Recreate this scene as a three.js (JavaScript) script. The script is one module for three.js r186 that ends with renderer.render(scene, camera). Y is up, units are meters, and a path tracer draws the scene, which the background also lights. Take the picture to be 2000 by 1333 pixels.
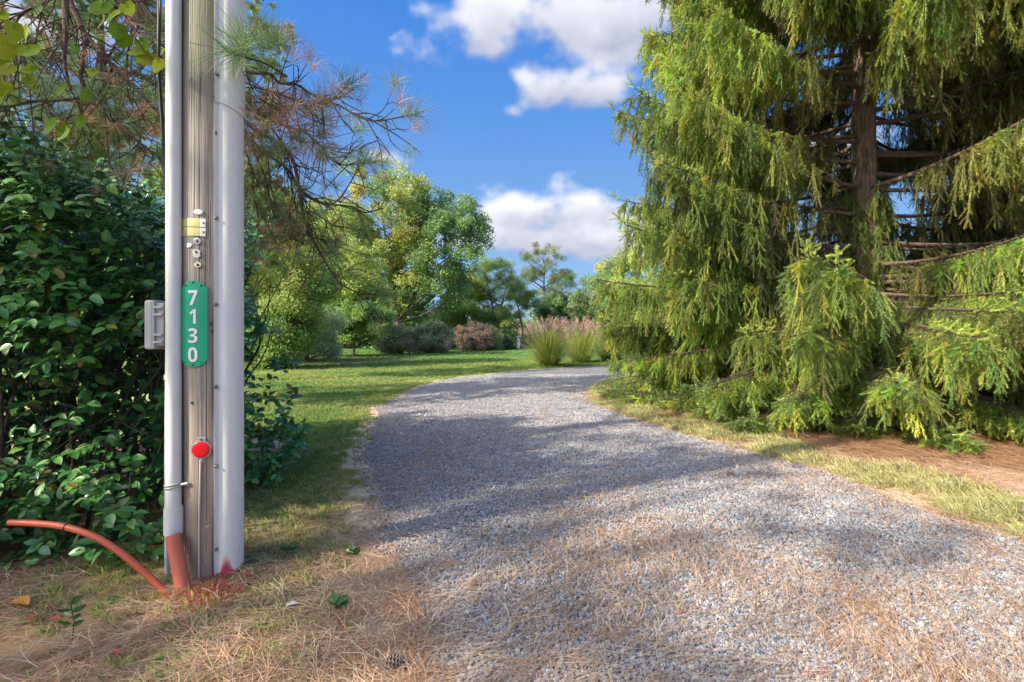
import * as THREE from 'three';
import { ImprovedNoise } from 'three/addons/math/ImprovedNoise.js';
import { RoundedBoxGeometry } from 'three/addons/geometries/RoundedBoxGeometry.js';
import { mergeGeometries } from 'three/addons/utils/BufferGeometryUtils.js';
import { FontLoader } from 'three/addons/loaders/FontLoader.js';

// ------------------------------------------------------------------ camera, sky, sun, exposure
const EYE = 1.35, HORIZON = 650;
const scene = new THREE.Scene();
const camera = new THREE.PerspectiveCamera(2 * Math.atan(666.5 / 1000) * 180 / Math.PI, 2000 / 1333, 0.05, 3000);
camera.position.set(0, EYE, 0);
camera.lookAt(0, EYE, -10);
camera.setViewOffset(2000, 1333, 0, 16.5, 2000, 1333);
const EXPOSURE = 2.25;
const SUN = new THREE.Vector3(-0.72, 0.56, 0.43).normalize();

const renderer = new THREE.WebGLRenderer({ antialias: true });
renderer.toneMapping = THREE.LinearToneMapping;
renderer.toneMappingExposure = EXPOSURE;
renderer.shadowMap.enabled = true;

const sun = new THREE.DirectionalLight(new THREE.Color(1.0, 0.89, 0.72), 3.7);
sun.position.copy(SUN).multiplyScalar(60);
sun.castShadow = true;
sun.shadow.radius = 1.6;
Object.assign(sun.shadow.camera, { left: -50, right: 50, top: 50, bottom: -50, near: 1, far: 160 });
sun.shadow.mapSize.set(4096, 4096);
scene.add(sun, sun.target);

// ------------------------------------------------------------------ helpers
function makeRng(seed) {
  let s = seed >>> 0;
  return () => { s = (s + 0x6d2b79f5) | 0; let t = Math.imul(s ^ (s >>> 15), 1 | s); t = (t + Math.imul(t ^ (t >>> 7), 61 | t)) ^ t; return ((t ^ (t >>> 14)) >>> 0) / 4294967296; };
}
let rnd = makeRng(11);
const R = (a, b) => a + (b - a) * rnd();
const gauss = () => (rnd() + rnd() + rnd() + rnd() - 2) * 1.0;
const clamp = (x, a = 0, b = 1) => Math.min(b, Math.max(a, x));
const lerp = (a, b, t) => a + (b - a) * t;
const sstep = (a, b, x) => { const t = clamp((x - a) / (b - a)); return t * t * (3 - 2 * t); };
const pick = (a) => a[Math.floor(rnd() * a.length) % a.length];
const noise = new ImprovedNoise();
const n3 = (x, y, z = 0) => noise.noise(x, y, z);
function fbm(x, y, z = 0, o = 4) { let a = 0.5, s = 0, f = 1; for (let i = 0; i < o; i++) { s += a * n3(x * f, y * f, z + i * 7.3); a *= 0.5; f *= 2.03; } return s; }
const V = (x, y, z) => new THREE.Vector3(x, y, z);
const P = (px, py, d) => V((px - 1000) / 1000 * d, EYE + (HORIZON - py) / 1000 * d, -d);
const lookup = (t, k) => { if (k <= t[0][0]) return t[0][1]; for (let i = 1; i < t.length; i++) if (k <= t[i][0]) return lerp(t[i - 1][1], t[i][1], (k - t[i - 1][0]) / (t[i][0] - t[i - 1][0])); return t[t.length - 1][1]; };

const taken = new Map();
function numbered(n) { const k = taken.get(n) ?? 0; taken.set(n, k + 1); return k ? `${n}_${String(k).padStart(3, '0')}` : n; }
function tag(o, label, category, group, kind) {
  o.userData = { ...o.userData, label, category };
  if (group) o.userData.group = group;
  if (kind) o.userData.kind = kind;
  return o;
}
function thing(name, label, category, pos = [0, 0, 0], group) {
  const o = new THREE.Group(); o.name = numbered(name); o.position.set(...pos); scene.add(o);
  return tag(o, label, category, group);
}
function mesh(name, geo, mat, parent) {
  const m = new THREE.Mesh(geo, mat); m.castShadow = m.receiveShadow = true;
  m.name = parent === scene ? numbered(name) : name; parent.add(m); return m;
}
// a growing triangle soup: tubes, leaves, needles
class GB {
  constructor() { this.p = []; this.n = []; this.uv = []; this.c = []; this.i = []; }
  get count() { return this.p.length / 3; }
  tri(a, b, c, col) {
    const k = this.count;
    this.p.push(a.x, a.y, a.z, b.x, b.y, b.z, c.x, c.y, c.z); this.i.push(k, k + 1, k + 2);
    if (col) for (let j = 0; j < 3; j++) this.c.push(...col);
  }
  tube(pts, radii, seg = 6, { cap = false, col, vs = 1 } = {}) {
    const k0 = this.count, T = V(), N = V(), B = V();
    let len = 0;
    for (let i = 0; i < pts.length; i++) {
      T.copy(pts[Math.min(i + 1, pts.length - 1)]).sub(pts[Math.max(i - 1, 0)]).normalize();
      if (i) len += pts[i].distanceTo(pts[i - 1]);
      if (i === 0) { N.set(0.31, 0.12, 0.94); if (Math.abs(N.dot(T)) > 0.9) N.set(1, 0, 0); }
      N.addScaledVector(T, -N.dot(T)).normalize(); B.crossVectors(T, N);
      const r = typeof radii === 'number' ? radii : radii[i];
      for (let j = 0; j <= seg; j++) {
        const a = j / seg * Math.PI * 2, c = Math.cos(a), s = Math.sin(a);
        const nx = N.x * c + B.x * s, ny = N.y * c + B.y * s, nz = N.z * c + B.z * s;
        this.p.push(pts[i].x + nx * r, pts[i].y + ny * r, pts[i].z + nz * r); this.n.push(nx, ny, nz);
        this.uv.push(j / seg, len * vs); if (col) this.c.push(...col);
      }
    }
    for (let i = 0; i < pts.length - 1; i++) for (let j = 0; j < seg; j++) {
      const a = k0 + i * (seg + 1) + j, b = a + seg + 1;
      this.i.push(a, a + 1, b, b, a + 1, b + 1);
    }
    if (cap) for (const e of [0, pts.length - 1]) {
      T.copy(pts[Math.min(e + 1, pts.length - 1)]).sub(pts[Math.max(e - 1, 0)]).normalize().multiplyScalar(e ? 1 : -1);
      const c0 = this.count, r0 = k0 + e * (seg + 1);
      this.p.push(pts[e].x, pts[e].y, pts[e].z); this.n.push(T.x, T.y, T.z); this.uv.push(0.5, 0.5); if (col) this.c.push(...col);
      for (let j = 0; j <= seg; j++) { const q = (r0 + j) * 3; this.p.push(this.p[q], this.p[q + 1], this.p[q + 2]); this.n.push(T.x, T.y, T.z); this.uv.push(0.5, 0.5); if (col) this.c.push(...col); }
      for (let j = 0; j < seg; j++) e ? this.i.push(c0, c0 + 1 + j, c0 + 2 + j) : this.i.push(c0, c0 + 2 + j, c0 + 1 + j);
    }
    return this;
  }
  geo() {
    const g = new THREE.BufferGeometry();
    g.setAttribute('position', new THREE.BufferAttribute(new Float32Array(this.p), 3));
    if (this.n.length === this.p.length) g.setAttribute('normal', new THREE.BufferAttribute(new Float32Array(this.n), 3));
    if (this.uv.length / 2 === this.count) g.setAttribute('uv', new THREE.BufferAttribute(new Float32Array(this.uv), 2));
    if (this.c.length === this.p.length) g.setAttribute('color', new THREE.BufferAttribute(new Float32Array(this.c), 3));
    g.setIndex(new THREE.BufferAttribute(new Uint32Array(this.i), 1));
    return g;
  }
  build(name, mat, parent) { return mesh(name, this.geo(), mat, parent); }
}
const smoothPts = (pts, n) => new THREE.CatmullRomCurve3(pts, false, 'centripetal').getPoints(n);
// instanced copies collected as matrices and colours
class Copies {
  constructor() { this.m = []; this.c = []; }
  add(pos, quat, scl, col) { this.m.push(new THREE.Matrix4().compose(pos, quat, scl)); this.c.push(col); }
  build(name, geo, mat, parent, kind) {
    const o = new THREE.InstancedMesh(geo, mat, this.m.length), c = new THREE.Color();
    for (let i = 0; i < this.m.length; i++) { o.setMatrixAt(i, this.m[i]); o.setColorAt(i, c.setRGB(...this.c[i])); }
    o.castShadow = o.receiveShadow = true; o.name = parent === scene ? numbered(name) : name; parent.add(o);
    if (kind) o.userData.kind = kind;
    return o;
  }
}
const UP = V(0, 1, 0), qTmp = new THREE.Quaternion();
const toward = (dir, roll = 0) => new THREE.Quaternion().setFromUnitVectors(UP, dir).multiply(new THREE.Quaternion().setFromAxisAngle(UP, roll));
const euler = (x, y, z) => new THREE.Quaternion().setFromEuler(new THREE.Euler(x, y, z));
const randDir = () => { const z = R(-1, 1), a = R(0, Math.PI * 2), r = Math.sqrt(1 - z * z); return V(r * Math.cos(a), z, r * Math.sin(a)); };
const jit = (c, v) => { const k = 1 + R(-v, v), h = R(-v, v) * 0.35; return [Math.max(0.002, c[0] * (k + h)), Math.max(0.002, c[1] * k), Math.max(0.002, c[2] * (k - h))]; };
const mixc = (a, b, t) => a.map((x, i) => lerp(x, b[i], t));

function dataTex(w, h, fn, { srgb = false, repeat = true } = {}) {
  const d = new Uint8Array(w * h * 4);
  for (let y = 0; y < h; y++) for (let x = 0; x < w; x++) {
    const v = fn(x / w, y / h), o = (y * w + x) * 4;
    for (let k = 0; k < 3; k++) { let c = clamp(Array.isArray(v) ? v[k] : v); if (srgb) c = c <= 0.0031308 ? c * 12.92 : 1.055 * Math.pow(c, 1 / 2.4) - 0.055; d[o + k] = c * 255; }
    d[o + 3] = 255;
  }
  const t = new THREE.DataTexture(d, w, h);
  t.magFilter = t.minFilter = THREE.LinearFilter;
  t.wrapS = t.wrapT = repeat ? THREE.RepeatWrapping : THREE.ClampToEdgeWrapping;
  if (srgb) t.colorSpace = THREE.SRGBColorSpace;
  t.needsUpdate = true;
  return t;
}
const std = (c, rough = 0.9, o = {}) => { const m = new THREE.MeshStandardMaterial({ roughness: rough, ...o }); m.color.setRGB(...c); return m; };
const leafMat = (c, through = 0.35, rough = 0.9, o = {}) => { const m = new THREE.MeshPhysicalMaterial({ roughness: rough, transmission: through, thickness: 0, side: THREE.DoubleSide, ...o }); m.color.setRGB(...c); return m; };

// ------------------------------------------------------------------ sky: blue air and cumulus in every direction
{
  const w = 2048, h = 1024, data = new Float32Array(w * h * 4), rs = makeRng(77);
  const puffs = [];   // azimuth from -z, elevation, half width, half height, in radians
  const at = (px, py, rx, ry, k = 1) => puffs.push([Math.atan((px - 1000) / 1000), Math.atan((HORIZON - py) / Math.hypot(1000, px - 1000)), rx / 1000, ry / 1000, k]);
  at(960, 30, 100, 70); at(1120, 40, 150, 80); at(1230, 50, 140, 90, 1.1); at(860, 115, 70, 28, 0.75); at(940, 85, 90, 40, 0.9);
  at(1080, 175, 105, 42, 1.05); at(1150, 185, 80, 36, 0.9); at(1000, 220, 28, 18, 0.7);
  at(1060, 425, 140, 42, 1.05); at(1150, 415, 120, 46, 1.05); at(985, 420, 70, 34, 0.95); at(1060, 470, 210, 42, 1.05); at(1200, 480, 180, 44, 1.0); at(745, 312, 40, 18, 0.75); at(1600, 300, 150, 60, 0.9); at(90, 60, 160, 60, 0.8); at(1450, 520, 220, 40, 0.9); at(500, 480, 200, 40, 0.9);
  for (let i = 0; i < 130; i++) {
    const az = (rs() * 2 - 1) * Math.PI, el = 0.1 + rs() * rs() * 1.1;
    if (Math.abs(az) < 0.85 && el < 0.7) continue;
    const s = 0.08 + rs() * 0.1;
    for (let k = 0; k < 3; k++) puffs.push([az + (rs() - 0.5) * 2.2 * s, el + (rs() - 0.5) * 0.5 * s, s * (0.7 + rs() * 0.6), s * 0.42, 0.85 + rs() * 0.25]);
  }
  for (let y = 0; y < h; y++) {
    const el = ((y + 0.5) / h - 0.5) * Math.PI, sy = Math.sin(el), cy = Math.cos(el), row = puffs.filter((p) => Math.abs(el - p[1]) < 2 * p[3]);
    for (let x = 0; x < w; x++) {
      const a = ((x + 0.5) / w - 0.5) * 2 * Math.PI, dx = Math.cos(a) * cy, dz = Math.sin(a) * cy;
      const az = Math.atan2(dx, -dz), up = clamp(sy);
      const cosSun = dx * SUN.x + sy * SUN.y + dz * SUN.z;
      const t = Math.pow(1 - up, 2.6);
      let r = lerp(0.012, 0.42, t), g = lerp(0.21, 0.67, t), b = lerp(0.76, 0.96, t);
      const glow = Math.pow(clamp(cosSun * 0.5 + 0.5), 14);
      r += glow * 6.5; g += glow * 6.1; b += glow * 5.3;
      if (sy > -0.02) {
        let m = 0, low = 0, wsum = 0;
        for (const p of row) {
          let da = az - p[0]; if (da > Math.PI) da -= 2 * Math.PI; if (da < -Math.PI) da += 2 * Math.PI;
          da *= Math.cos(el) / Math.max(0.3, Math.cos(p[1])); const u = da / p[2]; if (u > 2 || u < -2) continue;
          const v = (el - p[1]) / p[3]; if (v > 2 || v < -2) continue;
          const q = p[4] * Math.exp(-(u * u + v * v * (v < 0 ? 1.6 : 1)) * 1.1);
          m = Math.max(m, q) + 0.25 * Math.min(m, q); low += q * v; wsum += q;
        }
        if (m > 0.05) {
          const f = fbm(dx * 9 + 3, sy * 14, dz * 9, 6), f2 = fbm(dx * 26, sy * 34 + 5, dz * 26, 4);
          const dens = m + f * 1.15 + f2 * 0.35 - 0.36;
          const al = sstep(-0.04, 0.72, dens) * sstep(-0.02, 0.04, sy);
          const v = wsum ? low / wsum : 0;
          const lit = clamp(0.62 + v * 0.85 + f * 0.7 + f2 * 0.4 - dens * 0.24);
          const cr = lerp(0.40, 1.06, lit), cg = lerp(0.46, 1.06, lit), cb = lerp(0.64, 1.1, lit);
          r = lerp(r, cr, al); g = lerp(g, cg, al); b = lerp(b, cb, al);
        }
      } else { r *= 0.5; g *= 0.5; b *= 0.5; }
      const o = (y * w + x) * 4;
      data[o] = r / EXPOSURE; data[o + 1] = g / EXPOSURE; data[o + 2] = b / EXPOSURE; data[o + 3] = 1;
    }
  }
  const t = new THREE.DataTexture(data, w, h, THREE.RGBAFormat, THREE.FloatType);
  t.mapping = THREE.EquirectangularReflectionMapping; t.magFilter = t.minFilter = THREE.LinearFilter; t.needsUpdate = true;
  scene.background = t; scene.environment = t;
}

// ------------------------------------------------------------------ where the drive, the verges and the litter lie
const XL = [[-6, 0.1], [0, -0.1], [1.98, -0.32], [2.55, -0.5], [3.86, -0.93], [5.4, -1.5], [6.75, -1.9], [9, -2.28], [12.05, -2.36], [14.5, -1.85], [16.5, -0.8], [18.75, 0.98], [20.5, 3.1], [22, 5.5], [24, 10], [27, 20]];
const XR = [[-6, 3.8], [0, 3.6], [2, 3.4], [3.21, 3.22], [3.86, 3.09], [5, 2.92], [6.14, 2.45], [7.7, 1.93], [10, 1.5], [11.7, 1.64], [14.2, 2.56], [16, 3.9], [18, 6], [20, 9.5], [22, 14], [24, 22]];
const edgeWob = (d, s) => fbm(d * 0.9, s, 3, 3) * 0.22;
const xl = (d) => lookup(XL, d) + edgeWob(d, 1.5), xr = (d) => lookup(XR, d) + edgeWob(d, 9.5);
const driveIn = (x, z) => { const d = -z; return Math.min(x - xl(d), xr(d) - x); };      // metres inside, negative outside
const SPRUCE = V(6.9, 0, -10);
const underSpruce = (x, z) => { const r = Math.hypot(x - SPRUCE.x, z - SPRUCE.z); return sstep(6.1, 4.7, r + fbm(x, z, 8, 3) * 0.8); };
const redPaint = (x, z) => { const q = Math.hypot((x + 1.5) * 1.0, (z + 2.62) * 1.4) + fbm(x * 9, z * 9, 4, 3) * 0.16; return sstep(0.24, 0.05, q) * 0.8; };
// share of living grass, 0 to 1
function grassShare(x, z) {
  const d = -z, n = fbm(x * 0.7, z * 0.7, 2, 4), n2 = fbm(x * 2.3, z * 2.3, 6, 3);
  const inD = driveIn(x, z); if (inD > -0.05) return 0;
  if (x < xl(d) || d > 17) {   // left lawn and beyond
    let g = lerp(0.08 + 0.4 * sstep(-1.7, -0.9, x) * sstep(1.6, 2.3, d), 1.1, sstep(2.3, 4.2, d + n * 1.8));
    g *= sstep(0.02, 0.5 + 0.5 * sstep(8, 3, d), -inD + n2 * 0.5);
    if (x < -2.0 && d < 6.5) g *= sstep(-2.9, -2.1, x + 0.25 * n);
    g *= 1 - 0.85 * sstep(2.9, 2.1, Math.hypot((x + 9.8) / 1.6, z + 25.5) * 0.7 + n2 * 0.5);
    return clamp(g);
  }
  const off = -inD;            // right verge
  const g = sstep(0.02, 0.2, off + n2 * 0.2) * sstep(1.15, 0.5, off + n * 0.7 - sstep(5, 2, d) * 0.5);
  return clamp(g * (0.5 + n2 * 1.6) + (d > 13 ? 0.3 : 0) * (1 - underSpruce(x, z)));
}
function groundHeight(x, z) { const d = -z; return -2.4 * sstep(44, 66, d) + (Math.abs(driveIn(x, z)) < 40 ? 0 : 0) + fbm(x * 0.05, z * 0.05, 1, 2) * 0.5 * sstep(24, 36, d); }

// ------------------------------------------------------------------ ground
const grain = dataTex(512, 512, (u, v) => { const a = u * 32, b = v * 32; return clamp(0.55 + fbm(a, b, 1, 4) * 0.7 + (rnd() - 0.5) * 0.35); });
{
  // the far ground: one sheet out to the shore and around
  const xs = [], zs = [];
  for (let x = -320; x <= 320;) { xs.push(x); x += Math.abs(x) < 40 ? 1.5 : 14; }
  for (let z = 60; z >= -90;) { zs.push(z); z -= z > -70 && z < 10 ? 1.5 : 6; }
  const b = new GB();
  zs.forEach((z, j) => xs.forEach((x, i) => {
    const y = groundHeight(x, z) - 0.004; b.p.push(x, y, z); b.uv.push(x / 3, z / 3);
    const n = fbm(x * 0.35, z * 0.35, 5, 4), gs = grassShare(x, z);
    const green = mixc([0.12, 0.29, 0.025], [0.33, 0.39, 0.06], clamp(0.45 + n * 1.3 - 0.5 * sstep(20, 30, -z) + 0.35 * sstep(2.5, 0, -driveIn(x, z))));
    const c = mixc([0.20, 0.13, 0.07], green, clamp(gs * 1.2));
    b.c.push(...c);
    if (i && j) { const k = j * xs.length + i; b.i.push(k - xs.length - 1, k - 1, k, k - xs.length - 1, k, k - xs.length); }
  }));
  const g = b.geo(); g.computeVertexNormals();
  const m = mesh('ground', g, std([1.25, 1.25, 1.25], 1, { vertexColors: true, map: grain, bumpMap: grain, bumpScale: 0.02, side: THREE.DoubleSide }), scene);
  m.userData.kind = 'structure';
  tag(m, 'wide green lawn ground running back to the shore trees', 'ground', null, 'structure');
}
const NEAR = { x0: -9, x1: 11, z0: -19, z1: 1 };
const nearTex = dataTex(1600, 1600, (u, v) => {
  const x = lerp(NEAR.x0, NEAR.x1, u), z = lerp(NEAR.z0, NEAR.z1, v), d = -z;
  const n = fbm(x * 1.1, z * 1.1, 3, 4), f = fbm(x * 9, z * 9, 5, 3), s = (rnd() - 0.5);
  const gs = grassShare(x, z), us = underSpruce(x, z), inD = driveIn(x, z);
  let c = mixc([0.27, 0.17, 0.105], [0.17, 0.105, 0.065], clamp(0.5 + n * 1.2 + f * 0.7));               // needle litter over soil
  c = mixc(c, [0.235, 0.13, 0.07], us * clamp(0.75 + f));                                                  // rusty needles under the spruce
  const sand = sstep(0.55, 0.05, Math.abs(inD + 0.16 + n * 0.35)) * clamp(0.75 + f * 0.9) + sstep(0.02, 0.3, fbm(x * 0.8 + 7, z * 0.8, 8, 3) + 0.05) * 0.5 * (x > 0 ? 1.1 : 0.7);
  c = mixc(c, [0.44, 0.355, 0.25], clamp(sand));
  c = mixc(c, mixc([0.12, 0.21, 0.035], [0.28, 0.28, 0.085], clamp(0.5 + f + n)), clamp(gs * 0.85 + f * 0.3 * gs));
  c = mixc(c, [0.38, 0.02, 0.03], redPaint(x, z));
  const k = 1 + s * 0.45 + f * 0.25;
  return c.map((q) => q * k);
}, { srgb: true, repeat: false });
{
  const b = new GB(), N = 60;
  for (let j = 0; j <= N; j++) for (let i = 0; i <= N; i++) {
    const u = i / N, v = j / N, x = lerp(NEAR.x0, NEAR.x1, u), z = lerp(NEAR.z0, NEAR.z1, v);
    b.p.push(x, 0, z); b.n.push(0, 1, 0); b.uv.push(u, v);
    if (i && j) { const k = j * (N + 1) + i; b.i.push(k - N - 2, k - 1, k, k - N - 2, k, k - N - 1); }
  }
  const m = b.build('verge_soil', std([1.6, 1.5, 1.36], 1, { map: nearTex, bumpMap: nearTex, bumpScale: 0.03, side: THREE.DoubleSide }), scene);
  tag(m, 'sandy soil with needle litter either side of the gravel drive', 'soil', null, 'structure');
}
const gravelTex = dataTex(1024, 1024, (() => {
  const G = 96, cells = new Float32Array(G * G * 4), rg = makeRng(5);
  for (let i = 0; i < G * G; i++) { cells[i * 4] = rg(); cells[i * 4 + 1] = rg(); cells[i * 4 + 2] = rg(); cells[i * 4 + 3] = rg(); }
  return (u, v) => {
    const x = u * G, y = v * G, ix = Math.floor(x), iy = Math.floor(y); let best = 9, sec = 9, id = 0;
    for (let a = -1; a <= 1; a++) for (let b = -1; b <= 1; b++) {
      const cx = ix + a, cy = iy + b, k = (((cy + G) % G) * G + ((cx + G) % G)) * 4, d = Math.hypot(cx + cells[k] - x, cy + cells[k + 1] - y);
      if (d < best) { sec = best; best = d; id = k; } else if (d < sec) sec = d;
    }
    const e = sstep(0.0, 0.35, sec - best), t = cells[id + 2], w = cells[id + 3];
    const base = t < 0.3 ? [0.16, 0.17, 0.19] : t < 0.8 ? [0.32, 0.315, 0.31] : [0.5, 0.47, 0.42];
    return base.map((c, i) => c * (0.25 + 0.75 * e) * (0.75 + 0.5 * w));
  };
})(), { srgb: true });
{
  const b = new GB(), ds = []; for (let d = -5; d <= 24; d += 0.25) ds.push(d);
  const N = 8;
  ds.forEach((d, j) => {
    for (let i = 0; i <= N; i++) {
      const x = lerp(xl(d), xr(d), i / N), crown = 0.004 + 0.03 * sstep(0, 0.25, Math.min(i / N, 1 - i / N));
      b.p.push(x, crown, -d); b.uv.push(x / 2.2, d / 2.2);
      if (i && j) { const k = j * (N + 1) + i; b.i.push(k - N - 2, k - N - 1, k, k - N - 2, k, k - 1); }
    }
  });
  const g = b.geo(); g.computeVertexNormals();
  const m = mesh('driveway', g, std([1.12, 1.1, 1.08], 1, { map: gravelTex, bumpMap: gravelTex, bumpScale: 0.02, side: THREE.DoubleSide }), scene);
  tag(m, 'grey gravel driveway curving away to the right past the spruce', 'driveway', null, 'structure');
}
const driveY = (x, z) => { const d = -z, a = xl(d), c = xr(d), t = (x - a) / (c - a); return 0.004 + 0.03 * sstep(0, 0.25, Math.min(t, 1 - t)); };
const inFrame = (x, z, m = 1.0) => { const d = -z; return d > 1.0 && Math.abs(x) < d * 1.0 + m; };
{
  // loose stones
  const g = new THREE.IcosahedronGeometry(1, 0), p = g.attributes.position, rg = makeRng(9), moved = new Map();
  for (let i = 0; i < p.count; i++) {
    const k = [p.getX(i), p.getY(i), p.getZ(i)].map((v) => v.toFixed(2)).join();
    if (!moved.has(k)) moved.set(k, [0.72 + rg() * 0.5, 0.7 + rg() * 0.45, 0.72 + rg() * 0.5]);
    const m = moved.get(k); p.setXYZ(i, p.getX(i) * m[0], p.getY(i) * m[1], p.getZ(i) * m[2]);
  }
  g.deleteAttribute('normal'); g.deleteAttribute('uv');
  const c = new Copies(); rnd = makeRng(21);
  const tones = [[0.13, 0.14, 0.165], [0.2, 0.21, 0.235], [0.3, 0.3, 0.31], [0.36, 0.34, 0.315], [0.44, 0.42, 0.39], [0.25, 0.245, 0.26], [0.32, 0.32, 0.34], [0.33, 0.28, 0.24], [0.26, 0.27, 0.3]];
  let tries = 0;
  while (c.m.length < 230000 && tries++ < 1300000) {
    const d = 1.5 + 14.5 * Math.pow(rnd(), 1.9), x = R(-3.2, 5.2), z = -d;
    if (!inFrame(x, z)) continue;
    const k = driveIn(x, z); if (k < -0.25 || rnd() > sstep(-0.25, 0.35, k + fbm(x * 2, z * 2, 1, 2) * 0.25) ) continue;
    const s = R(0.0042, 0.0088) * (1 + 0.06 * d) * (rnd() < 0.02 ? 1.6 : 1);
    c.add(V(x, driveY(x, z) + s * 0.35, z), euler(R(0, 6.3), R(0, 6.3), R(0, 6.3)), V(s * R(0.9, 1.5), s * R(0.6, 0.9), s * R(0.8, 1.2)), jit(pick(tones), 0.2));
  }
  tag(c.build('gravel', g, std([1.06, 1.07, 1.1], 0.9), scene, 'stuff'), 'loose grey and tan stones covering the driveway', 'gravel', null, 'stuff');
}

// ------------------------------------------------------------------ fallen pine needles
{
  const b = new GB(); rnd = makeRng(31);
  const strip = (a0, bend, len, w) => {
    const pts = []; for (let i = 0; i <= 4; i++) { const t = i / 4; pts.push(V(Math.cos(a0 + bend * t) * len * t, 0.006 * Math.sin(t * 3) + 0.002, Math.sin(a0 + bend * t) * len * t)); }
    for (let i = 0; i < 4; i++) {
      const d = pts[i + 1].clone().sub(pts[i]).normalize(), s = V(-d.z, 0.35, d.x).multiplyScalar(w * 0.5);
      const q = [pts[i].clone().sub(s), pts[i].clone().add(s), pts[i + 1].clone().sub(s), pts[i + 1].clone().add(s)];
      b.tri(q[0], q[2], q[1]); b.tri(q[1], q[2], q[3]);
    }
  };
  strip(0, 0.3, 0.17, 0.0014); strip(0.1, -0.2, 0.16, 0.0014);
  const g = b.geo(), c = new Copies();
  const tones = [[0.5, 0.36, 0.24], [0.6, 0.48, 0.35], [0.46, 0.31, 0.19], [0.38, 0.25, 0.15], [0.56, 0.43, 0.3], [0.3, 0.19, 0.11], [0.46, 0.26, 0.14]];
  let tries = 0;
  while (c.m.length < 95000 && tries++ < 800000) {
    const d = 1.3 + 12.5 * Math.pow(rnd(), 1.7), x = R(-d - 0.8, d + 0.8), z = -d;
    if (x < -6 || x > 8.5) continue;
    const inD = driveIn(x, z), n = fbm(x * 0.9 + 4, z * 0.5, 2, 4), us = underSpruce(x, z);
    let dens;
    if (inD > 0) dens = clamp(0.09 + sstep(-0.1, 0.4, n) * 0.3 * (0.35 + 1.3 * clamp(0.5 + fbm(x * 5 + z * 2, z * 6, 4, 2))) + sstep(4.2, 1.8, d) * 0.07 + sstep(0.6, 0, inD) * 0.1) * 0.56;
    else if (x < xl(d)) dens = lerp(0.8, 0.1, sstep(2.6, 4.6, d + n)) * clamp(0.55 + n * 1.9, 0.08, 1.2);
    else dens = Math.max(us * 0.95, 0.2 + n * 0.5);
    if (rnd() > dens) continue;
    let col = jit(us > 0.5 ? pick([[0.36, 0.19, 0.1], [0.44, 0.26, 0.14], [0.3, 0.16, 0.085]]) : pick(tones), 0.2);
    if (inD > 0) col = jit(pick([[0.42, 0.26, 0.15], [0.5, 0.32, 0.19], [0.36, 0.2, 0.11], [0.56, 0.43, 0.3]]), 0.2); else if (us < 0.3 && rnd() < 0.5) col = jit(pick([[0.46, 0.25, 0.15], [0.36, 0.19, 0.11], [0.52, 0.33, 0.21]]), 0.2);
    const red = redPaint(x, z); if (red > 0.2 && rnd() < red * 1.3) col = [0.42, 0.03, 0.04];
    const y = inD > 0 ? driveY(x, z) + R(0.004, 0.018) : R(0.003, 0.03), s = R(0.6, 1.1) * (1 + 0.03 * d);
    const flow = 0.7 + n * 2 + gauss() * 0.75;
    c.add(V(x, y, z), euler(R(-0.12, 0.12), flow + (rnd() < 0.5 ? Math.PI : 0) + (inD > 0 ? 0 : R(-1.5, 1.5)), R(-0.15, 0.15)), V(s, R(0.5, 1.6), s * (1 + 0.10 * d)), col);
  }
  tag(c.build('needle_litter', g, std([1, 1, 1], 0.8, { side: THREE.DoubleSide }), scene, 'stuff'), 'brown fallen pine needles strewn over drive and verges', 'pine needles', null, 'stuff');
}
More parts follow.
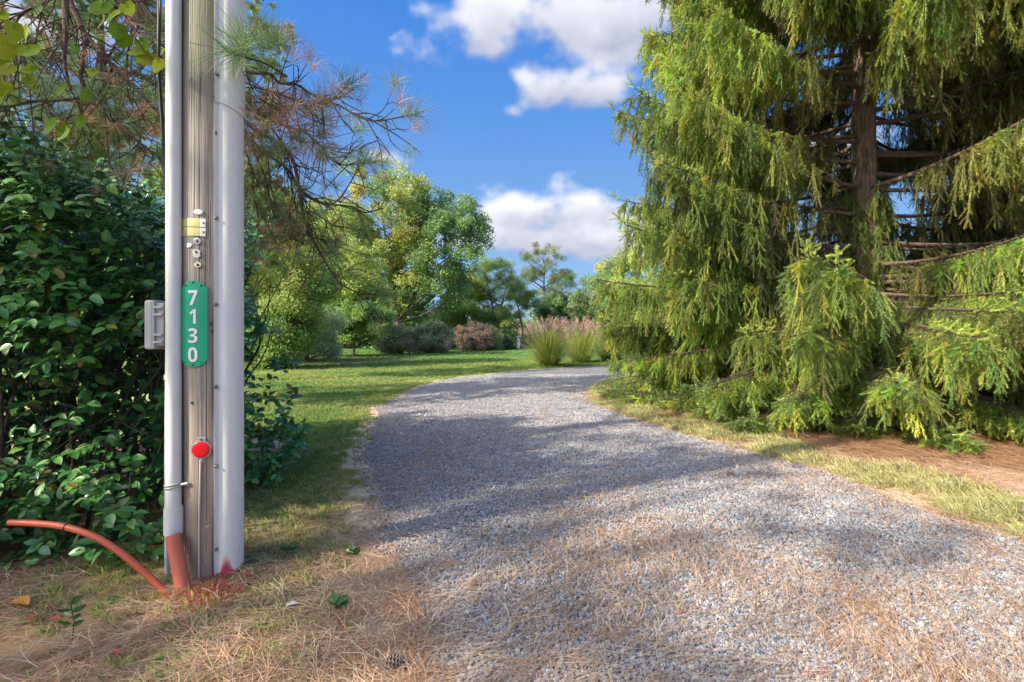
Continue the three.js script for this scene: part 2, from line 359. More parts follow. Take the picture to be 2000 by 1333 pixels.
// ------------------------------------------------------------------ grass
{
  const b = new GB(); rnd = makeRng(41);
  for (let i = 0; i < 16; i++) {
    const a = R(0, 6.28), r = R(0, 0.035), lean = R(0.1, 0.8), h = R(0.5, 1), w = 0.0032;
    const o = V(Math.cos(a) * r, 0, Math.sin(a) * r), s = V(-Math.sin(a + 1) * w, 0, Math.cos(a + 1) * w), dir = V(Math.cos(a) * lean, 1, Math.sin(a) * lean).normalize();
    const m = o.clone().addScaledVector(dir, h * 0.045), tip = o.clone().addScaledVector(dir, h * 0.08).add(V(Math.cos(a) * 0.018, -0.008, Math.sin(a) * 0.018));
    b.tri(o.clone().sub(s), o.clone().add(s), m.clone().addScaledVector(s, 0.8)); b.tri(o.clone().sub(s), m.clone().addScaledVector(s, 0.8), m.clone().addScaledVector(s, -0.8)); b.tri(m.clone().addScaledVector(s, -0.8), m.clone().addScaledVector(s, 0.8), tip);
  }
  const g = b.geo(), c = new Copies(); let tries = 0;
  while (c.m.length < 95000 && tries++ < 900000) {
    const d = rnd() < 0.62 ? 1.7 + 12 * Math.pow(rnd(), 1.3) : 12 + 34 * Math.pow(rnd(), 1.25), z = -d, x = d < 14 ? R(-7, 9) : R(-16, 18);
    if (!inFrame(x, z, 1.2)) continue;
    const gs = grassShare(x, z); if (rnd() > gs * (d < 14 ? 1.3 : 1.1) - 0.05) continue;
    const n = fbm(x * 0.5, z * 0.5, 12, 3), right = x > xr(d) && d < 17;
    const s = (right ? R(0.9, 1.7) : R(0.6, 1.15)) * (1 + 0.045 * d);
    const col = jit(mixc([0.12, 0.3, 0.03], right ? [0.46, 0.43, 0.17] : [0.42, 0.43, 0.10], clamp((right ? 0.85 : 0.42) + n * 1.2 + R(-0.25, 0.25) + 0.25 * sstep(1.2, 0.2, -driveIn(x, z)) - 0.35 * sstep(22, 30, d))), 0.18);
    c.add(V(x, groundHeight(x, z) - 0.004, z), euler(R(-0.2, 0.2), R(0, 6.3), R(-0.2, 0.2)), V(s, s * R(0.6, 1.1) / (1 + 0.02 * d), s), col);
  }
  tag(c.build('lawn_grass', g, leafMat([1, 1, 1], 0.4, 0.8), scene, 'stuff'), 'short green and straw-tinted grass of the lawn and verges', 'grass', null, 'stuff');
}
// ------------------------------------------------------------------ water and the far bank
{
  const g = new THREE.PlaneGeometry(1600, 900, 1, 1).rotateX(-Math.PI / 2);
  const m = mesh('water', g, std([0.10, 0.14, 0.18], 0.12, { metalness: 0 }), scene);
  m.position.set(0, -1.1, -500); m.scale.set(1, 1, 1);
  m.geometry.translate(0, 0, 0);
  tag(m, 'still pale water glimpsed beyond the lawn between the trunks', 'water', null, 'structure');
}

// ------------------------------------------------------------------ leaf shapes shared by plants
function leafClump(n, rad, len, wid, seed) {
  const b = new GB(), keep = rnd; rnd = makeRng(seed);
  for (let i = 0; i < n; i++) {
    const o = randDir().multiplyScalar(rad * Math.cbrt(rnd())), d = randDir().add(V(0, -0.15, 0)).normalize(), s = d.clone().cross(randDir()).normalize(), up = d.clone().cross(s).multiplyScalar(len * 0.12);
    const l = len * R(0.7, 1.25), w = wid * R(0.75, 1.2) * 0.5;
    const a = o.clone(), t = o.clone().addScaledVector(d, l), m = o.clone().addScaledVector(d, l * 0.45).add(up);
    const q = m.clone().addScaledVector(s, w), r = m.clone().addScaledVector(s, -w);
    b.tri(a, q, t); b.tri(a, t, r);
  }
  rnd = keep; return b.geo();
}
function needleTuft(n, len, wid, spread, seed) {
  const b = new GB(), keep = rnd; rnd = makeRng(seed);
  for (let i = 0; i < n; i++) {
    const t = rnd(), o = V(0, t * len * 0.45, 0), d = randDir(); d.y = lerp(-0.25, 1, rnd()) * spread + (1 - spread) * R(0.6, 1.4); d.normalize();
    const s = d.clone().cross(randDir()).normalize().multiplyScalar(wid * 0.5), l = len * R(0.7, 1.1);
    const m = o.clone().addScaledVector(d, l * 0.55), e = o.clone().addScaledVector(d, l).add(V(0, -l * 0.06, 0));
    b.tri(o.clone().sub(s), o.clone().add(s), m.clone().add(s)); b.tri(o.clone().sub(s), m.clone().add(s), m.clone().sub(s)); b.tri(m.clone().sub(s), m.clone().add(s), e);
  }
  rnd = keep; return b.geo();
}
const CLUMP = leafClump(12, 0.26, 0.15, 0.1, 3), CLUMP_SMALL = leafClump(14, 0.2, 0.09, 0.055, 4), CLUMP_NARROW = leafClump(14, 0.26, 0.17, 0.035, 6);
const PINE_FAR = needleTuft(46, 0.26, 0.016, 0.9, 5);
const FOLIAGE = leafMat([1.6, 1.6, 1.45], 0.52, 0.85), NEEDLES = leafMat([1.4, 1.4, 1.25], 0.45, 0.75);
const barkTex = dataTex(256, 512, (u, v) => { const a = fbm(Math.cos(u * 6.283) * 2.2, Math.sin(u * 6.283) * 2.2, v * 3, 4), c = fbm(Math.cos(u * 6.283) * 5, Math.sin(u * 6.283) * 5, v * 9, 3); return clamp(0.6 + a * 0.8 + c * 0.5); });
const bark = (c) => std(c, 1, { map: barkTex, bumpMap: barkTex, bumpScale: 0.02 });
const BARK_GREY = bark([0.34, 0.3, 0.26]), BARK_PINE = bark([0.28, 0.2, 0.15]), BARK_DARK = bark([0.16, 0.125, 0.1]), BARK_SPRUCE = bark([0.3, 0.21, 0.15]);

// a tree or shrub: trunk(s) and limbs up into clumps of leaves that fill the given lobes
function makeTree({ name, label, category = 'tree', x, d, h, r = 0.2, lobes, clumps = 60, per = 26, cr = 0.7, geo = CLUMP, ls = 1, cols, colFn, wood = BARK_GREY, stems = 1, lean = [0, 0], limbs = 0.5, shell = 0.45, base = 0.35, seed, group, mat = FOLIAGE, flat = 0.75, trunkName = 'trunk' }) {
  rnd = makeRng(seed);
  const z = -d, y0 = groundHeight(x, z) - 0.05;
  const o = thing(name, label, category, [x, y0, z], group);
  const tb = new GB(), tops = [];
  for (let s = 0; s < stems; s++) {
    const a = R(0, 6.28), sp = stems > 1 ? R(0.06, 0.2) * h : 0, pts = [], rr = [];
    for (let i = 0; i <= 7; i++) {
      const t = i / 7; pts.push(V(Math.cos(a) * (sp * t * t + (stems > 1 ? 0.12 * Math.min(1, stems / 8) : 0)) + lean[0] * t * t + fbm(t * 3, s, seed, 2) * 0.3 * t, h * t, Math.sin(a) * sp * t * t + lean[1] * t * t + fbm(t * 3, s + 5, seed, 2) * 0.3 * t));
      rr.push(Math.max(0.012, r / Math.sqrt(stems) * (1 - 0.88 * t) * (t === 0 ? 1.35 : 1)));
    }
    tb.tube(pts, rr, 7, { vs: 0.7 }); tops.push([pts, rr]);
  }
  const c = new Copies();
  const weights = lobes.map((l) => l[3] * l[4] + l[4] * l[5] + l[3] * l[5]), W = weights.reduce((a, b) => a + b, 0);
  for (let k = 0; k < clumps; k++) {
    let q = rnd() * W, li = 0; while (li < lobes.length - 1 && (q -= weights[li]) > 0) li++;
    const l = lobes[li], dir = randDir(), rad = lerp(shell, 1, Math.pow(rnd(), 0.6)) * (1 + fbm(dir.x * 2 + li, dir.y * 2, dir.z * 2 + seed, 2) * 0.5);
    const ctr = V(l[0] + dir.x * l[3] * rad, l[1] + dir.y * l[4] * rad, l[2] + dir.z * l[5] * rad);
    if (ctr.y < 0.15) ctr.y = R(0.15, 0.5);
    if (rnd() < limbs) {
      const [pts, rr] = pick(tops), from = clamp((ctr.y - Math.hypot(ctr.x, ctr.z) * 0.75) / h, base * 0.5, 0.93), fi = from * 7, i0 = Math.floor(fi);
      const st = pts[i0].clone().lerp(pts[Math.min(7, i0 + 1)], fi - i0), mid = st.clone().lerp(ctr, 0.5).add(V(R(-0.2, 0.2), -0.05 * st.distanceTo(ctr), R(-0.2, 0.2)));
      const cv = smoothPts([st, mid, ctr], 5), r0 = Math.min(rr[i0] * 0.6, 0.012 + st.distanceTo(ctr) * 0.014);
      tb.tube(cv, cv.map((_, i) => Math.max(0.008, r0 * (1 - i / 5.6))), 5, { vs: 0.7 });
    }
    const tone = colFn ? colFn(ctr) : pick(cols), tone2 = jit(tone, 0.16), R0 = cr * R(0.65, 1.25);
    for (let i = 0; i < per; i++) {
      const v = randDir().multiplyScalar(R0 * Math.cbrt(rnd())); v.y *= flat;
      const p = ctr.clone().add(v); if (p.y < 0.08) continue;
      c.add(p, euler(R(0, 6.3), R(0, 6.3), R(0, 6.3)), V(1, 1, 1).multiplyScalar(ls * R(0.7, 1.3)), jit(tone2, 0.22));
    }
  }
  tb.build(trunkName, wood, o);
  c.build(category === 'shrub' ? 'foliage' : 'crown', geo, mat, o);
  return o;
}
const at = (px, d) => (px - 1000) / 1000 * d;
const hy = (py, d) => EYE + (HORIZON - py) / 1000 * d;
const YG = [0.34, 0.37, 0.085], GR = [0.155, 0.265, 0.07], DG = [0.095, 0.19, 0.065], OL = [0.25, 0.315, 0.085], PG = [0.18, 0.28, 0.1], GG = [0.25, 0.295, 0.175];

// ------------------------------------------------------------------ utility pole and what is fixed to it
const POLE = V(at(410, 2.9), 0, -2.9), PR = 0.14;
const onPole = (deg, r, y) => V(POLE.x + Math.sin(deg * Math.PI / 180) * r, y, POLE.z + Math.cos(deg * Math.PI / 180) * r);
const yAt = (py, d = 2.765) => hy(py, d);
{
  const cracks = []; { const rg = makeRng(3); for (let i = 0; i < 130; i++) cracks.push([rg(), rg(), 0.05 + rg() * 0.3, 0.0014 + rg() * 0.0028]); for (const [u, v] of [[0.462, 0.6], [0.489, 0.35], [0.52, 0.16], [0.476, 0.12], [0.505, 0.45]]) cracks.push([u, v, 0.22, 0.003]); }
  const knots = []; { const rg = makeRng(8); for (let i = 0; i < 26; i++) knots.push([rg(), rg()]); }
  const wood = (u, v) => {
    const H = 3.4, a = u * 6.283; let g = fbm(Math.cos(a) * 6, Math.sin(a) * 6, v * 5, 4), f = n3(Math.cos(a) * 42, Math.sin(a) * 42, v * 14) * 0.5 + n3(Math.cos(a) * 85, Math.sin(a) * 85, v * 22) * 0.5, cr = 0;
    for (const k of cracks) { let du = Math.abs(u - k[0] - n3(v * 9, k[0] * 40, 1) * 0.004); const dv = Math.abs(v - k[1]) / k[2]; if (dv < 1) cr = Math.max(cr, sstep(k[3] * (1 - dv), 0, du)); }
    let kn = 0; for (const k of knots) kn = Math.max(kn, sstep(0.012, 0.004, Math.hypot((u - k[0]) * 0.9, (v - k[1]) * H * 0.7)));
    return [g, f, cr, kn];
  };
  const W0 = new Map(), woodAt = (u, v) => { const k = u * 1e6 + v * 7e9; if (!W0.has(k)) W0.set(k, wood(u, v)); return W0.get(k); };
  const map = dataTex(768, 1536, (u, v) => {
    const [g, f, cr, kn] = woodAt(u, v);
    let c = mixc([0.25, 0.21, 0.17], [0.45, 0.415, 0.375], clamp(0.5 + g * 1.3 + f * 0.6));
    c = mixc(c, [0.27, 0.19, 0.125], clamp(sstep(0.55, 0.1, v) * 0.6 + g * 0.4));
    c = mixc(c, [0.17, 0.2, 0.08], sstep(0.74, 0.95, v + g * 0.25) * clamp(0.55 + f));
    return mixc(c, [0.03, 0.024, 0.02], clamp(cr * 0.95 + kn * 0.7));
  }, { srgb: true });
  const bump = dataTex(768, 1536, (u, v) => { const [g, f, cr, kn] = woodAt(u, v); return clamp(0.6 + g * 0.35 + f * 0.35 - cr * 0.6 - kn * 0.3); });
  const o = thing('utility_pole', 'weathered wooden utility pole standing at the left of the gravel drive', 'utility pole', [POLE.x, 0, POLE.z]);
  const b = new GB(), pts = [], rr = []; for (let i = 0; i <= 20; i++) { pts.push(V(0.006 * Math.sin(i), -0.15 + i * 0.5, 0)); rr.push(PR * (1.012 - i * 0.003)); }
  b.tube(pts, rr, 40, { vs: 1 / 3.4, cap: true });
  b.build('shaft', std([1, 1, 1], 0.92, { map, bumpMap: bump, bumpScale: 0.006 }), o);
  // small fixings
  const metal = std([0.5, 0.5, 0.5], 0.4, { metalness: 0.75 }), pale = std([0.72, 0.71, 0.66], 0.55, { metalness: 0.15 }), cream = std([0.72, 0.66, 0.42], 0.6), dark = std([0.06, 0.055, 0.05], 0.5, { metalness: 0.6 });
  const loc = (deg, r, y) => onPole(deg, r, y).sub(POLE).setY(y);
  const disc = (name, deg, py, rx, ry, mat, tilt, hole) => {
    const g = new THREE.LatheGeometry([[hole ? 0.22 : 0, 0.0012], [0.8, 0.0016], [0.95, 0.001], [1, 0], [1, -0.002]].map(([a, c]) => new THREE.Vector2(a, c)), 20);
    const m = mesh(name, g, mat, o); m.position.copy(loc(deg, PR + 0.003, yAt(py)));
    m.rotation.set(Math.PI / 2, 0, -deg * Math.PI / 180, 'ZYX'); m.rotation.order = 'YXZ'; m.rotation.set(Math.PI / 2 + tilt, deg * Math.PI / 180, 0);
    m.scale.set(rx, 1.2, ry);
    if (hole) { const n = mesh('nail_head', new THREE.SphereGeometry(0.007, 10, 6), dark, m); n.scale.set(1 / rx, 0.7, 1 / ry); n.position.y = 0.002; n.scale.multiplyScalar(1); }
    return m;
  };
  disc('pole_tag', 8, 415, 0.024, 0.014, pale, 0.05); disc('pole_tag', 6, 472, 0.02, 0.018, metal, 0.05, true); disc('pole_tag', -14, 480, 0.022, 0.014, metal, -0.1);
  disc('pole_tag', 4, 493, 0.022, 0.014, pale, 0.1, true); disc('pole_tag', 4.5, 499.5, 0.02, 0.014, pale, 0.12); disc('pole_tag', 7, 518, 0.018, 0.016, cream, 0, true);
  disc('screw_head', 27, 1032, 0.014, 0.012, metal, 0.1); disc('nail_head', -6, 787, 0.007, 0.008, dark, 0);
  // two curved number strips, their print nearly gone
  const stripTex = (() => { const cv = document.createElement('canvas'); cv.width = 256; cv.height = 64; const c = cv.getContext('2d'); c.fillStyle = '#d3c889'; c.fillRect(0, 0, 256, 64); c.fillStyle = '#efece0'; c.fillRect(212, 0, 44, 64);
    c.strokeStyle = 'rgba(180,165,90,.55)'; c.lineWidth = 3; for (let i = 0; i < 5; i++) c.strokeRect(8 + i * 41, 7, 34, 50); return cv; })();
  const strips = [[435, null], [453, '2']];
  for (const [py, ch] of strips) {
    const cv = document.createElement('canvas'); cv.width = 256; cv.height = 64; const c = cv.getContext('2d'); c.drawImage(stripTex, 0, 0); if (ch) { c.fillStyle = 'rgba(140,90,30,.95)'; c.font = '44px sans-serif'; c.fillText(ch, 60, 48); }
    const t = new THREE.CanvasTexture(cv); t.colorSpace = THREE.SRGBColorSpace;
    const bb = new GB(), N = 12, y = yAt(py), hh = 0.0225;
    for (let i = 0; i <= N; i++) { const u = i / N, a = lerp(-40, 22, u); for (const [v, rad] of [[0, PR + 0.001], [0, PR + 0.004], [1, PR + 0.004], [1, PR + 0.001]]) { const q = loc(a, rad, y + (v - 0.5) * 2 * hh + 0.012 * (0.5 - u) * (0.4)); bb.p.push(q.x, q.y, q.z); bb.uv.push(u, v); } }
    for (let i = 0; i < N; i++) for (let k = 0; k < 3; k++) { const a = i * 4 + k, e = a + 4; bb.i.push(a, e, a + 1, a + 1, e, e + 1); }
    const g = bb.geo(); g.computeVertexNormals();
    const m = mesh('number_strip', g, std([1, 1, 1], 0.5, { map: t, side: THREE.DoubleSide }), o);
    const n = mesh('nail_head', new THREE.SphereGeometry(0.005, 8, 6), dark, m); n.position.copy(loc(18, PR + 0.004, y - 0.002));
  }
  // bare ground wire down the front
  const wb = new GB(); wb.tube(smoothPts([loc(13, PR + 0.006, yAt(898)), loc(11.5, PR + 0.008, yAt(960)), loc(10, PR + 0.006, yAt(1030)), loc(10.5, PR + 0.012, -0.02)], 14), 0.0055, 8, { cap: true });
  wb.build('ground_wire', std([0.5, 0.46, 0.41], 0.6), o);
}
{
  // right-hand cable guard: two overlapping lengths of pale U-section
  const o = thing('cable_guard', 'pale grey plastic cable guard running up the right side of the pole', 'cable guard', [POLE.x, 0, POLE.z]);
  const A = 75 * Math.PI / 180, out = V(Math.sin(A), 0, Math.cos(A)), tan = V(Math.cos(A), 0, -Math.sin(A));
  const prof = (k) => { const p = [[-0.1, 0.0], [-0.083, 0.0]]; for (let i = 0; i <= 14; i++) { const a = Math.PI * (1 - i / 14); p.push([0.078 * Math.cos(a), 0.004 + 0.07 * Math.pow(Math.sin(a), 1.15)]); } p.push([0.083, 0], [0.1, 0]); return p.map(([u, w]) => [u * (k > 0 ? 1.035 : 1), w + k]); };
  const guardTex = dataTex(256, 2048, (u, v) => {
    const y = v * 2.6, n = fbm(u * 6, v * 60, 1, 4), st = n3(u * 70, v * 5, 2) * 0.5 + n3(u * 160, v * 3, 4) * 0.4;
    let c = mixc([0.70, 0.69, 0.66], [0.77, 0.76, 0.725], clamp(0.5 + st + n * 0.5));
    const edge = 0.085 * Math.exp(-Math.pow((u - 0.26) / 0.09, 2)) + 0.03 * Math.exp(-Math.pow((u - 0.62) / 0.14, 2)) + 0.012;
    c = mixc(c, [0.5, 0.015, 0.05], clamp(sstep(edge * 1.5, edge * 0.35, y + n * 0.03)) * 0.95);
    const sc = n3(u * 20 + v * 130, v * 220, 7); if (u > 0.5 && y < 0.5 && sc > 0.62) c = mixc(c, [0.2, 0.2, 0.21], 0.8);
    return c;
  }, { srgb: true });
  const mat = std([1, 1, 1], 0.45, { map: guardTex, side: THREE.DoubleSide });
  const section = (name, y0, y1, k, lip) => {
    const p = prof(k), b = new GB(), N = 30;
    for (let j = 0; j <= N; j++) p.forEach(([u, w], i) => {
      const t = i / (p.length - 1), yy = lerp(y0 + (lip ? -lip * sstep(0.1, 0.6, t) : 0), y1, j / N), q = V(0, 0, 0).addScaledVector(out, PR * 0.93 + w).addScaledVector(tan, u);
      b.p.push(q.x, yy, q.z); b.uv.push(t, k > 0 ? 0.5 + (yy - y0) / 9 : (yy - y0) / 2.6);
      if (i && j) { const n = j * p.length + i; b.i.push(n - p.length - 1, n - p.length, n, n - p.length - 1, n, n - 1); }
    });
    // the inner face and the bottom edge give it thickness
    const outer = b.count; for (let q = 0; q < outer; q++) { const x = b.p[q * 3] - out.x * 0.005, y = b.p[q * 3 + 1], z = b.p[q * 3 + 2] - out.z * 0.005; b.p.push(x, y, z); b.uv.push(b.uv[q * 2], b.uv[q * 2 + 1]); }
    const ni = b.i.length; for (let q = 0; q < ni; q += 3) b.i.push(b.i[q] + outer, b.i[q + 2] + outer, b.i[q + 1] + outer);
    for (let i = 0; i < p.length - 1; i++) b.i.push(i, i + 1, i + outer, i + outer, i + 1, i + 1 + outer);
    const g = b.geo(); g.computeVertexNormals();
    return mesh(name, g, mat, o);
  };
  section('lower_length', 0.02, hy(175, 2.77), 0, 0); section('upper_length', hy(198, 2.77), 5.2, 0.007, 0.045);
  const steel = std([0.2, 0.2, 0.21], 0.45, { metalness: 0.7 });
  for (const py of [143, 425, 595, 757, 913, 1076]) {
    const g = mergeGeometries([new THREE.CylinderGeometry(0.0085, 0.0085, 0.007, 6), new THREE.CylinderGeometry(0.011, 0.011, 0.002, 14).translate(0, -0.0035, 0)]);
    const m = mesh('bolt', g, steel, o); m.position.copy(V(0, 0, 0).addScaledVector(out, PR * 0.93 + (py < 200 ? 0.012 : 0.005)).addScaledVector(tan, -0.09)); m.position.y = yAt(py, 2.765);
    m.quaternion.setFromUnitVectors(UP, out);
  }
  const sl = mesh('slot', new RoundedBoxGeometry(0.008, 0.022, 0.003, 2, 0.001), std([0.03, 0.03, 0.03], 0.9), o); sl.position.copy(V(0, yAt(258), 0).addScaledVector(out, PR * 0.93 + 0.001).addScaledVector(tan, -0.09)); sl.rotation.y = A;
}
const dirt = dataTex(256, 256, (u, v) => { const n = fbm(u * 7, v * 7, 2, 5), q = n3(u * 40, v * 40, 3), st = n3(u * 30, v * 3, 6); return mixc([1, 1, 1], [0.62, 0.57, 0.5], clamp(sstep(0.02, 0.45, n) * 0.55 + sstep(0.3, 0.7, st) * 0.35 + (q > 0.6 ? 0.4 : 0))); });
const scuff = dataTex(256, 512, (u, v) => { const n = fbm(u * 5, v * 14, 3, 4), st = n3(u * 26, v * 2.5, 9), sp = n3(u * 60, v * 60, 5); let c = mixc([0.70, 0.69, 0.665], [0.78, 0.77, 0.74], clamp(0.5 + n)); c = mixc(c, [0.42, 0.4, 0.36], clamp(sstep(0.25, 0.6, st) * 0.3 + sstep(0.2, 0.5, n) * 0.18)); return sp > 0.66 ? mixc(c, [0.3, 0.29, 0.28], 0.5) : c; }, { srgb: true });
const PVC = std([1, 1, 1], 0.45, { map: scuff }), PVC2 = std([0.52, 0.54, 0.57], 0.42), ORANGE = std([0.56, 0.105, 0.05], 0.46, { map: dirt, roughnessMap: dirt });
{
  const o = thing('conduit', 'white plastic conduit pipe strapped to the left side of the pole', 'conduit', [POLE.x, 0, POLE.z]);
  const c = onPole(-40, 0.18, 0).sub(POLE), b = new GB();
  const yb = hy(1042, 2.762), yc = hy(990, 2.762);
  const line = (y0, y1, r) => b.tube([V(c.x - 0.0, y0, c.z), V(c.x, (y0 + y1) / 2, c.z), V(c.x + 0.004, y1, c.z)], r, 28, { vs: 1 });
  line(yc, 5.4, 0.0375); b.build('pipe', PVC, o);
  const k = new GB(); k.tube([V(c.x, yb, c.z), V(c.x, yb, c.z), V(c.x, yc - 0.004, c.z), V(c.x, yc + 0.006, c.z)], [0.037, 0.0462, 0.0462, 0.0378], 28); k.build('coupling', PVC, o);
  const s = new GB(), ys = hy(948, 2.762); for (const dy of [-0.007, 0.007]) { const pts = []; for (let i = 0; i <= 18; i++) { const a = (-150 + i * 13.5) * Math.PI / 180; pts.push(V(c.x + Math.sin(a) * 0.041, ys + dy + 0.006 * Math.sin(a), c.z + Math.cos(a) * 0.041)); } s.tube(pts, 0.005, 6, { cap: true }); }
  const tab = onPole(-12, PR + 0.012, 0).sub(POLE); s.tube([V(c.x + 0.04, ys + 0.004, c.z + 0.01), V(tab.x, ys + 0.012, tab.z)], [0.006, 0.009], 8, { cap: true });
  s.build('strap', std([0.5, 0.5, 0.49], 0.45, { metalness: 0.4 }), o);
}
{
  const o = thing('thin_conduit', 'thin grey pipe dropping from the meter box behind the white conduit', 'conduit', [0, 0, 0]);
  const b = new GB(), q = P(326, 650, 2.84); b.tube([V(q.x, -0.03, q.z), V(q.x - 0.002, 0.6, q.z), V(q.x + 0.004, hy(680, 2.84), q.z)], 0.0125, 14, { cap: true }); b.build('pipe', PVC2, o);
  const c = new GB(); c.tube([V(q.x, hy(742, 2.84), q.z), V(q.x, hy(732, 2.84), q.z)], 0.0155, 14, { cap: true }); c.build('coupling', PVC2, o);
}
{
  const b = new GB(); b.tube(smoothPts([P(306, -700, 2.86), P(310, 0, 2.86), P(309, 120, 2.85), P(316, 250, 2.85), P(324, 380, 2.84), P(327, 480, 2.84), P(326, 590, 2.84), P(325, 620, 2.84)], 40), 0.0075, 8, { cap: true });
  b.tube(smoothPts([P(310, -700, 2.86), P(313, 0, 2.86), P(311, 130, 2.86), P(319, 260, 2.86), P(328, 390, 2.86), P(328, 600, 2.86)], 40), 0.006, 8, { cap: true });
  tag(b.build('black_cable', std([0.012, 0.012, 0.014], 0.5), scene), 'pair of slack black cables hanging beside the white conduit', 'cable');
}
{
  const ctr = P(310, 635, 2.84), o = thing('meter_box', 'grey plastic utility box fixed behind the white conduit', 'utility box', [ctr.x, ctr.y, ctr.z]);
  const body = std([0.42, 0.42, 0.41], 0.55), lid = std([0.47, 0.47, 0.46], 0.5);
  const part = (name, w, h, t, x, y, z, m, r = 0.006) => { const q = mesh(name, new RoundedBoxGeometry(w, h, t, 3, r), m, o); q.position.set(x, y, z); return q; };
  part('box_body', 0.06, 0.235, 0.12, 0.024, 0.002, -0.02, body); part('cover', 0.05, 0.27, 0.14, -0.022, 0, -0.015, lid, 0.014); part('cover_rim', 0.012, 0.262, 0.136, 0.004, 0, -0.015, body, 0.004);
  for (const y of [0.095, 0.055, -0.055, -0.095]) part('hinge', 0.05, 0.012, 0.02, 0.028, y, 0.048, lid, 0.003);
  part('latch', 0.012, 0.03, 0.03, -0.05, -0.02, 0.02, body, 0.004);
}
{
  // house number sign
  const o = thing('house_number_sign', 'green house number sign with white digits 7130 nailed to the pole', 'sign', [0, 0, 0]);
  const ctr = onPole(-2, PR + 0.004, yAt(633)); o.position.copy(ctr); o.rotation.y = -2 * Math.PI / 180 + 0.02;
  const hw = 0.0715, hh = 0.2, RB = 0.24, N = 28, T = 0.003;
  const top = (u) => Math.abs(u) > 0.86 ? hh : hh + 0.034 * Math.pow(Math.cos(u / 0.86 * Math.PI / 2), 0.62);
  const bend = (x, y, off) => V((RB + off) * Math.sin(x / RB), y, (RB + off) * Math.cos(x / RB) - RB);
  const b = new GB();
  for (let i = 0; i <= N; i++) { const u = -1 + 2 * i / N, x = u * hw, y1 = top(u), y0 = -top(u); for (const [y, off] of [[y0, 0], [y0, T], [y1, T], [y1, 0]]) { const q = bend(x, y, off); b.p.push(q.x, q.y, q.z); } }
  for (let i = 0; i < N; i++) for (let k = 0; k < 4; k++) { const a = i * 4 + k, a2 = i * 4 + (k + 1) % 4; b.i.push(a, a + 4, a2, a2, a + 4, a2 + 4); }
  b.i.push(0, 1, 2, 0, 2, 3, N * 4, N * 4 + 2, N * 4 + 1, N * 4, N * 4 + 3, N * 4 + 2);
  b.build('plate', std([0.008, 0.36, 0.19], 0.38), o);
  const font = await new FontLoader().loadAsync('fonts/droid/droid_sans_bold.typeface.json'), white = std([0.8, 0.81, 0.8], 0.4);
  [['7', 586], ['1', 632], ['3', 679], ['0', 694 + 32]].forEach(([ch], i) => {
    const g = new THREE.ExtrudeGeometry(font.generateShapes(ch, 0.1), { depth: 0.0016, bevelEnabled: false, curveSegments: 8 });
    g.computeBoundingBox(); const bb = g.boundingBox, w = bb.max.x - bb.min.x, h = bb.max.y - bb.min.y;
    const tw = ch === '1' ? 0.034 : 0.05, th = 0.079; g.translate(-(bb.min.x + bb.max.x) / 2, -(bb.min.y + bb.max.y) / 2, 0); g.scale(tw / w, th / h, 1);
    const p = g.attributes.position, cy = [0.141, 0.040, -0.063, -0.166][i];
    for (let k = 0; k < p.count; k++) { const q = bend(p.getX(k) - 0.001, p.getY(k) + cy, T + 0.0012 + p.getZ(k)); p.setXYZ(k, q.x, q.y, q.z); }
    g.computeVertexNormals(); mesh('digit', g, white, o);
  });
  for (const [x, y] of [[0, 0.222], [-0.04, 0.207], [0.04, 0.207], [0, -0.222], [-0.042, -0.208], [0.042, -0.208]]) { const m = mesh('nail_head', new THREE.SphereGeometry(Math.abs(x) && y < 0 ? 0.0035 : 0.006, 10, 8), std([0.03, 0.035, 0.03], 0.5, { metalness: 0.5 }), o); m.position.copy(bend(x, y, T)); m.scale.z = 0.5; }
}
{
  const o = thing('reflector', 'round red reflector in a metal bracket low on the pole', 'reflector', [0, 0, 0]);
  const c = onPole(14, PR + 0.006, yAt(878, 2.765)); o.position.copy(c); o.rotation.y = 14 * Math.PI / 180;
  const br = mesh('bracket', mergeGeometries([new THREE.CylinderGeometry(0.05, 0.052, 0.008, 32).rotateX(Math.PI / 2), new RoundedBoxGeometry(0.042, 0.045, 0.004, 2, 0.0018).translate(0, 0.045, -0.002), new RoundedBoxGeometry(0.016, 0.03, 0.004, 2, 0.0018).translate(0.0, -0.055, -0.002)].map((g) => (g.index ? g.toNonIndexed() : g))), std([0.55, 0.55, 0.55], 0.4, { metalness: 0.8 }), o);
  br.scale.y = 0.95;
  const lens = mesh('lens', new THREE.LatheGeometry([[0, 0.007], [0.03, 0.0062], [0.041, 0.004], [0.0445, 0]].map(([x, y]) => new THREE.Vector2(x, y)), 32).rotateX(Math.PI / 2), std([0.72, 0.008, 0.018], 0.22), o); lens.position.z = 0.0045;
  const n = mesh('nail_head', new THREE.SphereGeometry(0.006, 10, 8), std([0.06, 0.06, 0.06], 0.4, { metalness: 0.6 }), o); n.position.set(0, 0.053, 0.001);
}
